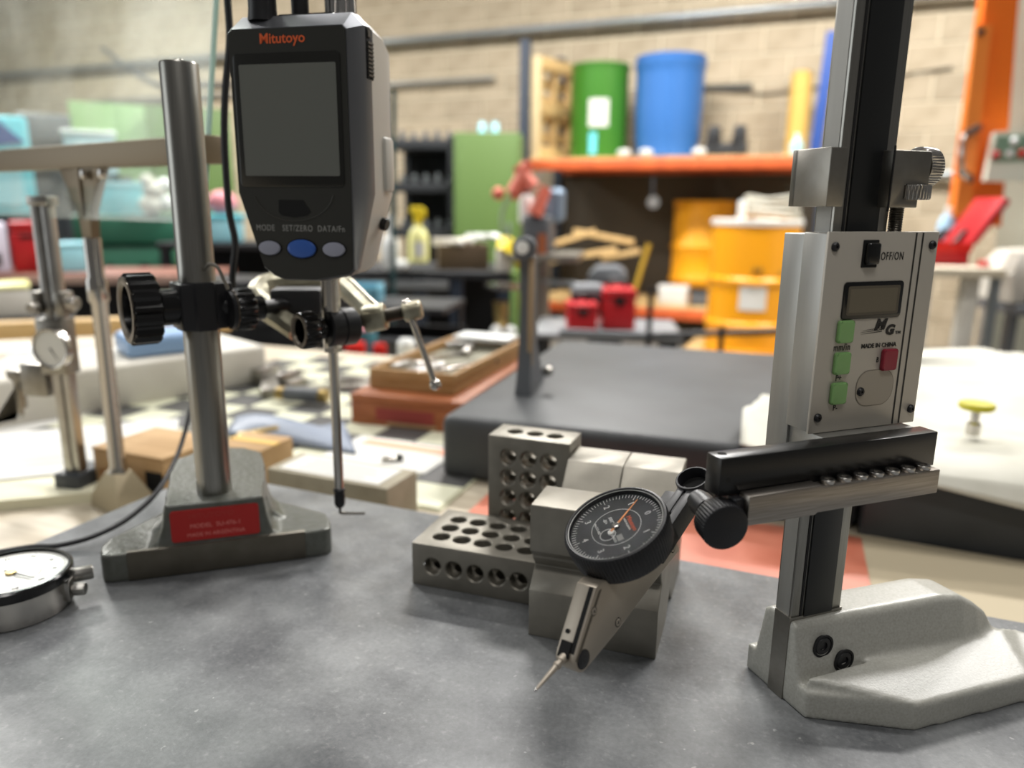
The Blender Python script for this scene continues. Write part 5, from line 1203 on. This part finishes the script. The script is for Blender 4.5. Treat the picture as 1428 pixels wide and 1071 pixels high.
for x in (-.06, .05): MB(1).box(x-.02, x+.02, -.006, 0, h_*.2, h_*.7, .002).build('label', 'paper', t)
t = thing('tall_stand', 'dark steel stand behind the green machine holding the clear bin', 'stand', V((t.location.x, 4.5, FLOOR)), R(32))
MB(1).box(-.2, .2, -.02, .13, zb_-FLOOR-.03, zb_-FLOOR-.001, .004).build('top', 'shelf_black', t)
for x in (-.18, .18):
    for y in (0, .11): MB(1).box(x-.02, x+.02, y-.02, y+.02, 0, zb_-FLOOR-.03).build('leg', 'shelf_black', t)
t, w_, h_ = stray('white_rag_bundle', 'bundle of white rags at the end of the green machine bed', 'rags', 196, 240, 236, 300, 3.85, .2, None); t.location.z = zt_
for i, (x, z, r) in enumerate(((-.02, .05, .06), (.05, .06, .05), (.0, .12, .055), (.05, .15, .04), (-.03, .17, .035))): MB(1).ball((x, .1, z), r, 14, .85).build('rag', 'white_plastic' if i % 2 else 'pink_cloth' if i == 3 else 'foam', t)
# cyan screen enclosure at the left edge
t, w_, h_ = stray('cyan_cabinet', 'bright turquoise plastic cabinet at the left edge behind the guard', 'cabinet', -60, 160, 38, 300, 3.72, .25, None, 6)
zc2 = t.location.z
MB(1).box(-w_/2, w_/2, 0, .25, 0, h_, .02).build('case', 'cyan_plastic', t); MB(1).prism(rrect(-w_/2+.05, w_/2-.05, .05, h_-.2, .03), -.008, 0, 'xz').build('door', 'cyan_light', t); MB(1).prism([(-w_/2, h_-.02), (w_/2-.12, h_-.02), (w_/2-.02, h_-.12), (-w_/2, h_-.16)], -.012, 0, 'xz').build('blue_band', 'blue_paint', t)
b = MB(1).box(-w_/2+.03, w_/2-.03, .02, .22, FLOOR-zc2, 0, .01).build('pedestal', 'shelf_black', t)
# dark machine mass and pale green cabinet
t, w_, h_ = stray('dark_machine', 'tall dark grey machine between the turquoise cabinet and green machine', 'machine', 44, 160, 128, 420, 5.0, .4, None, 0)
h_ += t.location.z-FLOOR; t.location.z = FLOOR
MB(1).box(-w_/2, w_/2, 0, .4, 0, h_*.9, .02).build('frame', 'shelf_black', t); MB(1).box(-w_/2*.8, w_/2*.5, -.03, .3, h_*.9, h_, .02).build('head', 'machine_grey', t); MB(1).lathe([(.05, 0), (.055, .02), (.03, .06)], (w_/2*.4, 0, h_*.72), (0, -1, 0), 20).build('spindle_nose', 'galv', t)
t, w_, h_ = stray('pale_green_cabinet', 'pale green steel cabinet against the wall behind the clear guard', 'cabinet', 128, 145, 226, 420, 6.8, .5, None, -6)
h_ += t.location.z-FLOOR; t.location.z = FLOOR
MB(1).box(-w_/2, w_/2, 0, .5, 0, h_, .006).build('carcass', 'pale_green', t); MB(1).box(-w_/2+.02, -.005, -.015, 0, .05, h_-.03, .003).build('door', 'pale_green', t); MB(1).box(.005, w_/2-.02, -.015, 0, .05, h_-.03, .003).build('door', 'pale_green', t); MB(1).box(-.04, -.02, -.03, -.015, h_*.55, h_*.62).build('handle', 'galv', t)
t, w_, h_ = stray('mid_green_cabinet', 'mid green steel cabinet behind the post and hanging cable', 'cabinet', 228, 150, 322, 420, 6.5, .5, None, -6)
h_ += t.location.z-FLOOR; t.location.z = FLOOR
MB(1).box(-w_/2, w_/2, 0, .5, 0, h_, .006).build('carcass', 'locker_green', t); MB(1).box(-w_/2+.02, w_/2-.02, -.015, 0, .05, h_-.03, .003).build('door', 'locker_green', t); MB(1).box(w_/2-.08, w_/2-.06, -.03, -.015, h_*.55, h_*.62).build('handle', 'galv', t)
# tubs behind the cable
t, w_, h_ = stray('pink_bag', 'pink and white bag in a pale blue tub behind the hanging cable', 'bag', 290, 260, 330, 300, 3.75, .15, None, 0)
MB(1).ball((0, .08, .06), .075, 14, .8).build('bag', 'pink_cloth', t); MB(1).box(-w_/2-.02, w_/2+.02, 0, .16, -.13, .0, .015).build('tub', 'cyan_light', t); MB(1).box(-w_/2-.03, w_/2+.03, -.01, .17, -.02, .004, .006).build('tub_rim', 'cyan_plastic', t)
zz_ = t.location.z-.13
t2_ = thing('black_trolley', 'black steel trolley under the pale blue tub', 'trolley', V((t.location.x-.02, 3.66, FLOOR)))
MB(1).box(-.28, .30, 0, .4, zz_-FLOOR-.03, zz_-FLOOR, .005).build('top', 'shelf_black', t2_)
for x in (-.25, .27):
    for y in (.03, .37): MB(1).box(x-.02, x+.02, y-.02, y+.02, 0, zz_-FLOOR-.03).build('leg', 'shelf_black', t2_)
MB(1).box(-.27, .29, .36, .38, .1, zz_-FLOOR-.03).build('back_panel', 'black_matte', t2_)
t, w_, h_ = stray('cream_carton', 'cream carton under the brown table at far left', 'box', -15, 398, 42, 442, 2.7, .18, None, 4); MB(1).box(-w_/2, w_/2, 0, .2, 0, h_*.85, .006).build('carton', 'foam', t); MB(1).box(-w_/2, w_/2, -.002, .2, h_*.86, h_, .004).build('lid', 'pale_yellow', t)
zc3 = t.location.z
t = thing('low_trestle', 'low black trestle under the cream carton', 'stand', V((t.location.x, 2.7, FLOOR)), R(32)); MB(1).box(-.2, .2, -.02, .22, zc3-FLOOR-.03, zc3-FLOOR, .004).build('top', 'shelf_black', t)
for x in (-.17, .17): MB(1).box(x-.02, x+.02, 0, .22, 0, zc3-FLOOR-.03).build('leg', 'shelf_black', t)
o = MB(1).cyl(at(548, 460, 3.3), at(549, 125, 3.3), .011, n=10).build('teal_rod', mat('teal_rod', '#3f5a5c', .4, .5)); o['label'] = ''; tag(o, 'slim dark teal upright rod right of the digital indicator', 'rod')
t = thing('rod_foot', 'round dark foot of the teal rod on the floor', 'stand', V((at(548, 460, 3.3).x, 3.3, FLOOR))); MB(1).lathe([(.12, 0), (.12, .02), (.03, .04)], n=24).build('plate', 'shelf_black', t); MB(1).lathe([(.016, .03), (.016, at(548, 460, 3.3).z-FLOOR)], n=12).build('tube', 'teal_rod', t)

# ------------------------------------------------------------------ right background: band saw, orange guard, bench
YO = 3.42
t = thing('orange_guard', 'tall orange sheet metal guard with a chrome handle at the right', 'guard', V((0, 0, 0)))
def quad(a, dep, Y): # prism of a pixel quadrilateral at distance Y, given real depth
    p = [at(x, y, Y) for x, y in a]; return [[(q.x, Y, q.z) for q in p], [(q.x, Y+dep, q.z) for q in p]]
MB(1).loft(quad([(1330, 308), (1396, 316), (1424, -40), (1380, -40)], .06, YO)).build('main_panel', 'guard_orange', t)
MB(1).loft(quad([(1331, 300), (1352, 304), (1384, 34), (1362, 34)], .02, YO-.03)).build('folded_edge', mat('guard_light', '#f08a3a', .4), t)
MB(1).tube([at(1362, 180, YO-.06), at(1344, 190, YO-.14), at(1340, 238, YO-.14), at(1352, 250, YO-.06)], .012, 8, 3).build('handle', 'chrome_soft', t)
for p_ in (((1364, 178), (1346, 188)), ((1354, 250), (1340, 240))): MB(1).cyl(at(*p_[0], YO-.05), at(*p_[1], YO-.13), .016, n=12).build('handle_mount', 'black_plastic', t)
q = at(1366, 45, YO-.03); MB(1).lathe([(.012, 0), (.012, .02)], q, (0, -1, 0), 12).build('bolt', 'shelf_black', t)
t = thing('cream_machine', 'cream machine column with a green button panel at the right edge', 'machine', V((at(1440, 300, 3.7).x, 3.7, FLOOR)))
def Cm(x, y, Y=3.7): return at(x, y, Y) - V(t.location)
zt_ = Cm(1440, -60).z
xl0, xl1 = Cm(1388, 340).x, Cm(1420, -60).x
MB(1).loft([[(xl0, 0, 0), (.9, 0, 0), (.9, .5, 0), (xl0+.4, .5, 0)], [(xl0, 0, Cm(1388, 340).z), (.9, 0, Cm(1388, 340).z), (.9, .5, Cm(1388, 340).z), (xl0+.4, .5, Cm(1388, 340).z)], [(xl1, 0, zt_), (.9, 0, zt_), (.9, .5, zt_), (xl1+.4, .5, zt_)]]).build('column', 'machine_cream', t)
a_ = [Cm(1374, 252, 3.28), Cm(1450, 254, 3.28), Cm(1450, 180, 3.28), Cm(1388, 184, 3.28)]
MB(1).loft([[(p.x, -.42, p.z) for p in a_], [(p.x+.03, -.34, p.z) for p in a_]]).build('control_box', 'machine_cream', t)
MB(1).box(a_[1].x-.12, a_[1].x-.02, -.35, .02, a_[1].z+.06, a_[1].z+.16).build('pendant_arm', 'machine_cream', t)
a_ = [Cm(1383, 226, 3.28), Cm(1450, 224, 3.28), Cm(1450, 188, 3.28), Cm(1390, 190, 3.28)]
pl_ = MB(1).loft([[(p.x, -.426, p.z) for p in a_], [(p.x, -.418, p.z) for p in a_]]).build('button_panel', mat('panel_green', '#7f9c85', .4), t)
for (x, y, m_, nm) in ((1413, 197, 'white_plastic', 'button'), (1407, 214, 'white_plastic', 'button'), (1424, 214, 'red_bright', 'stop_button'), (1388, 216, 'red_plastic', 'button')):
    p = Cm(x, y, 3.275); MB(1).lathe([(.016, 0), (.016, .008), (.012, .016), (.01, .018)], (p.x, -.425, p.z), (0, -1, 0), 18).build(nm, m_, pl_)
# bench with red open toolbox
YR = 2.9
q0, q1_ = at(1295, 372, YR), at(1392, 372, YR)
t = thing('cream_bench', 'cream topped bench with steel legs at the right behind the cloth', 'workbench', V((q0.x, YR, FLOOR)), R(-4))
Lb = q1_.x-q0.x; hb_ = q0.z-FLOOR
MB(1).box(-.05, Lb, -.05, .65, hb_-.035, hb_, .006).build('top', mat('cream_top', '#cfc4ae', .6), t)
for x in (-.03, Lb-.12): MB(1).box(x, x+.055, 0, .055, 0, hb_-.035, .003).build('leg', 'foam', t)
MB(1).box(Lb-.035, Lb-.005, -.03, 0, 0, hb_-.035, .003).build('front_leg', 'galv', t)
MB(1).box(-.03, Lb-.04, .6, .63, 0, hb_-.035).build('back_panel', mat('bp_brown', '#3f372e', .8), t)
MB(1).box(0, Lb-.04, .1, .6, .2, .22).build('lower_shelf', 'shelf_black', t)
hz_ = q0.z
o = thing('black_pump', 'black motor pump on the shelf under the cream bench', 'pump', V((at(1322, 450, 3.1).x, 3.15, FLOOR+.222)), R(-4)); MB(1).lathe([(.06, -.1), (.075, -.08), (.075, .08), (.06, .1)], (0, 0, .08), (1, 0, 0), 20).build('motor', 'black_satin', o); MB(1).box(-.06, .06, -.05, .05, 0, .02).build('foot', 'shelf_black', o)
o = MB(1).ball((0, 0, 0), .045, 16).build('white_float', 'white_plastic'); p = at(1318, 430, 3.15); o.location = (p.x, 3.15, p.z); 
o.location.z = FLOOR + .222 + .16 + .045; tag(o, 'white ball shaped float resting under the cream bench', 'float')
t = thing('open_red_toolbox', 'open red metal toolbox on the cream bench with raised lid', 'toolbox', V((at(1337, 366, YR).x, YR+.1, hz_)), R(-4))
wx = (at(1366, 360, YR+.1)-at(1300, 360, YR+.1)).x/2; hx = at(1300, 338, YR+.1).z-hz_
MB(1).box(-wx, wx, 0, .22, 0, .008).build('bottom', 'red_plastic', t)
for q in ((-wx, wx, 0, .008), (-wx, wx, .212, .22), (-wx, -wx+.008, 0, .22), (wx-.008, wx, 0, .22)): MB(1).box(*q, .008, hx, .002).build('side', 'red_plastic', t)
MB(1).box(-wx-.006, wx+.006, -.006, .0, hx*.6, hx, .002).build('rim', 'red_bright', t)
p0, p1 = V((wx, 0, hx)), V((wx+.11, 0, hx+.17))
MB(1).prism([(wx-.005, hx), (wx+.02, hx-.01), (wx+.125, hx+.16), (wx+.10, hx+.175)], 0, .22, 'xz', bev=.004).build('lid', 'red_plastic', t)
for i, (x, y) in enumerate(((-.05, .06), (0, .12), (.05, .08))): 
    o = MB(1).lathe([(.008, 0), (.010, .02), (.010, .09), (.006, .10)], (0, 0, 0), (.6, 0, .8), 10).build('screwdriver', 'black_plastic'); o.location = t.matrix_basis @ V((x, y, hx-.03)); MB(1).cyl((-.02, 0, -.025), (0, 0, 0), .004, n=8).build('shank', 'galv', o); tag(o, ('left screwdriver handle poking out of the open red toolbox', 'middle screwdriver handle poking out of the open red toolbox', 'right screwdriver handle poking out of the open red toolbox')[i], 'screwdriver')
q = at(1294, 330, 3.6); o = thing('blue_bottle', 'pale blue bottle standing behind the digital height gauge panel', 'bottle', V((q.x, 3.45, hz_))); MB(1).lathe([(.035, 0), (.04, .006), (.04, .15), (.03, .18), (.014, .20)], n=20).build('body', mat('pale_blue', '#a9cdea', .4), o); MB(1).lathe([(.017, .198), (.017, .225), (.01, .228)], n=16).build('cap', 'white_plastic', o)
o = MB(1).lathe([(.02, 0), (.022, .003), (.022, .02), (.015, .024)], n=16).build('screw_top', 'red_plastic'); q = at(1375, 378, YR); o.location = (q.x, YR+.02, hz_); tag(o, 'small red screw top on the cream bench below the toolbox lid', 'bottle top')
t = thing('sheeted_trolley', 'white sheet covered trolley at the right edge beyond the bench', 'trolley', V((at(1425, 380, 3.3).x+.12, 3.3, FLOOR)))
h_ = at(1425, 352, 3.3).z-FLOOR
MB(1).loft([[(-.14, 0, h_-.22), (.3, 0, h_-.22), (.3, .3, h_-.22), (-.14, .3, h_-.22)], [(-.16, .0, h_-.10), (.3, .0, h_-.10), (.3, .3, h_-.10), (-.14, .3, h_-.10)], [(-.10, .06, h_), (.3, .04, h_+.02), (.3, .26, h_+.02), (-.08, .26, h_)]]).build('sheet', 'foam', t)
MB(1).box(-.14, .3, -.06, .3, h_-.27, h_-.23, .005).build('tray', 'machine_grey', t)
for x in (-.12, .26): MB(1).box(x-.02, x+.02, 0, .04, 0, h_-.27).build('leg', 'machine_grey', t)
for (x, m_, nm) in ((-.06, 'shelf_black', 'black_tool'), (.0, 'straw', 'yellow_tool'), (.06, 'coral', 'coral_tool')): MB(1).box(x-.03, x+.03, -.055, -.01, h_-.229, h_-.17, .01).build(nm, m_, t)
t = MB(1).box(-.2, .6, 0, .05, 0, at(1410, 430, 4.6).z-FLOOR, .01).build('grey_partition', 'concrete'); t.location = (at(1395, 440, 4.6).x+.1, 4.6, FLOOR); tag(t, 'grey panel standing behind the sheeted trolley at the right', 'panel')
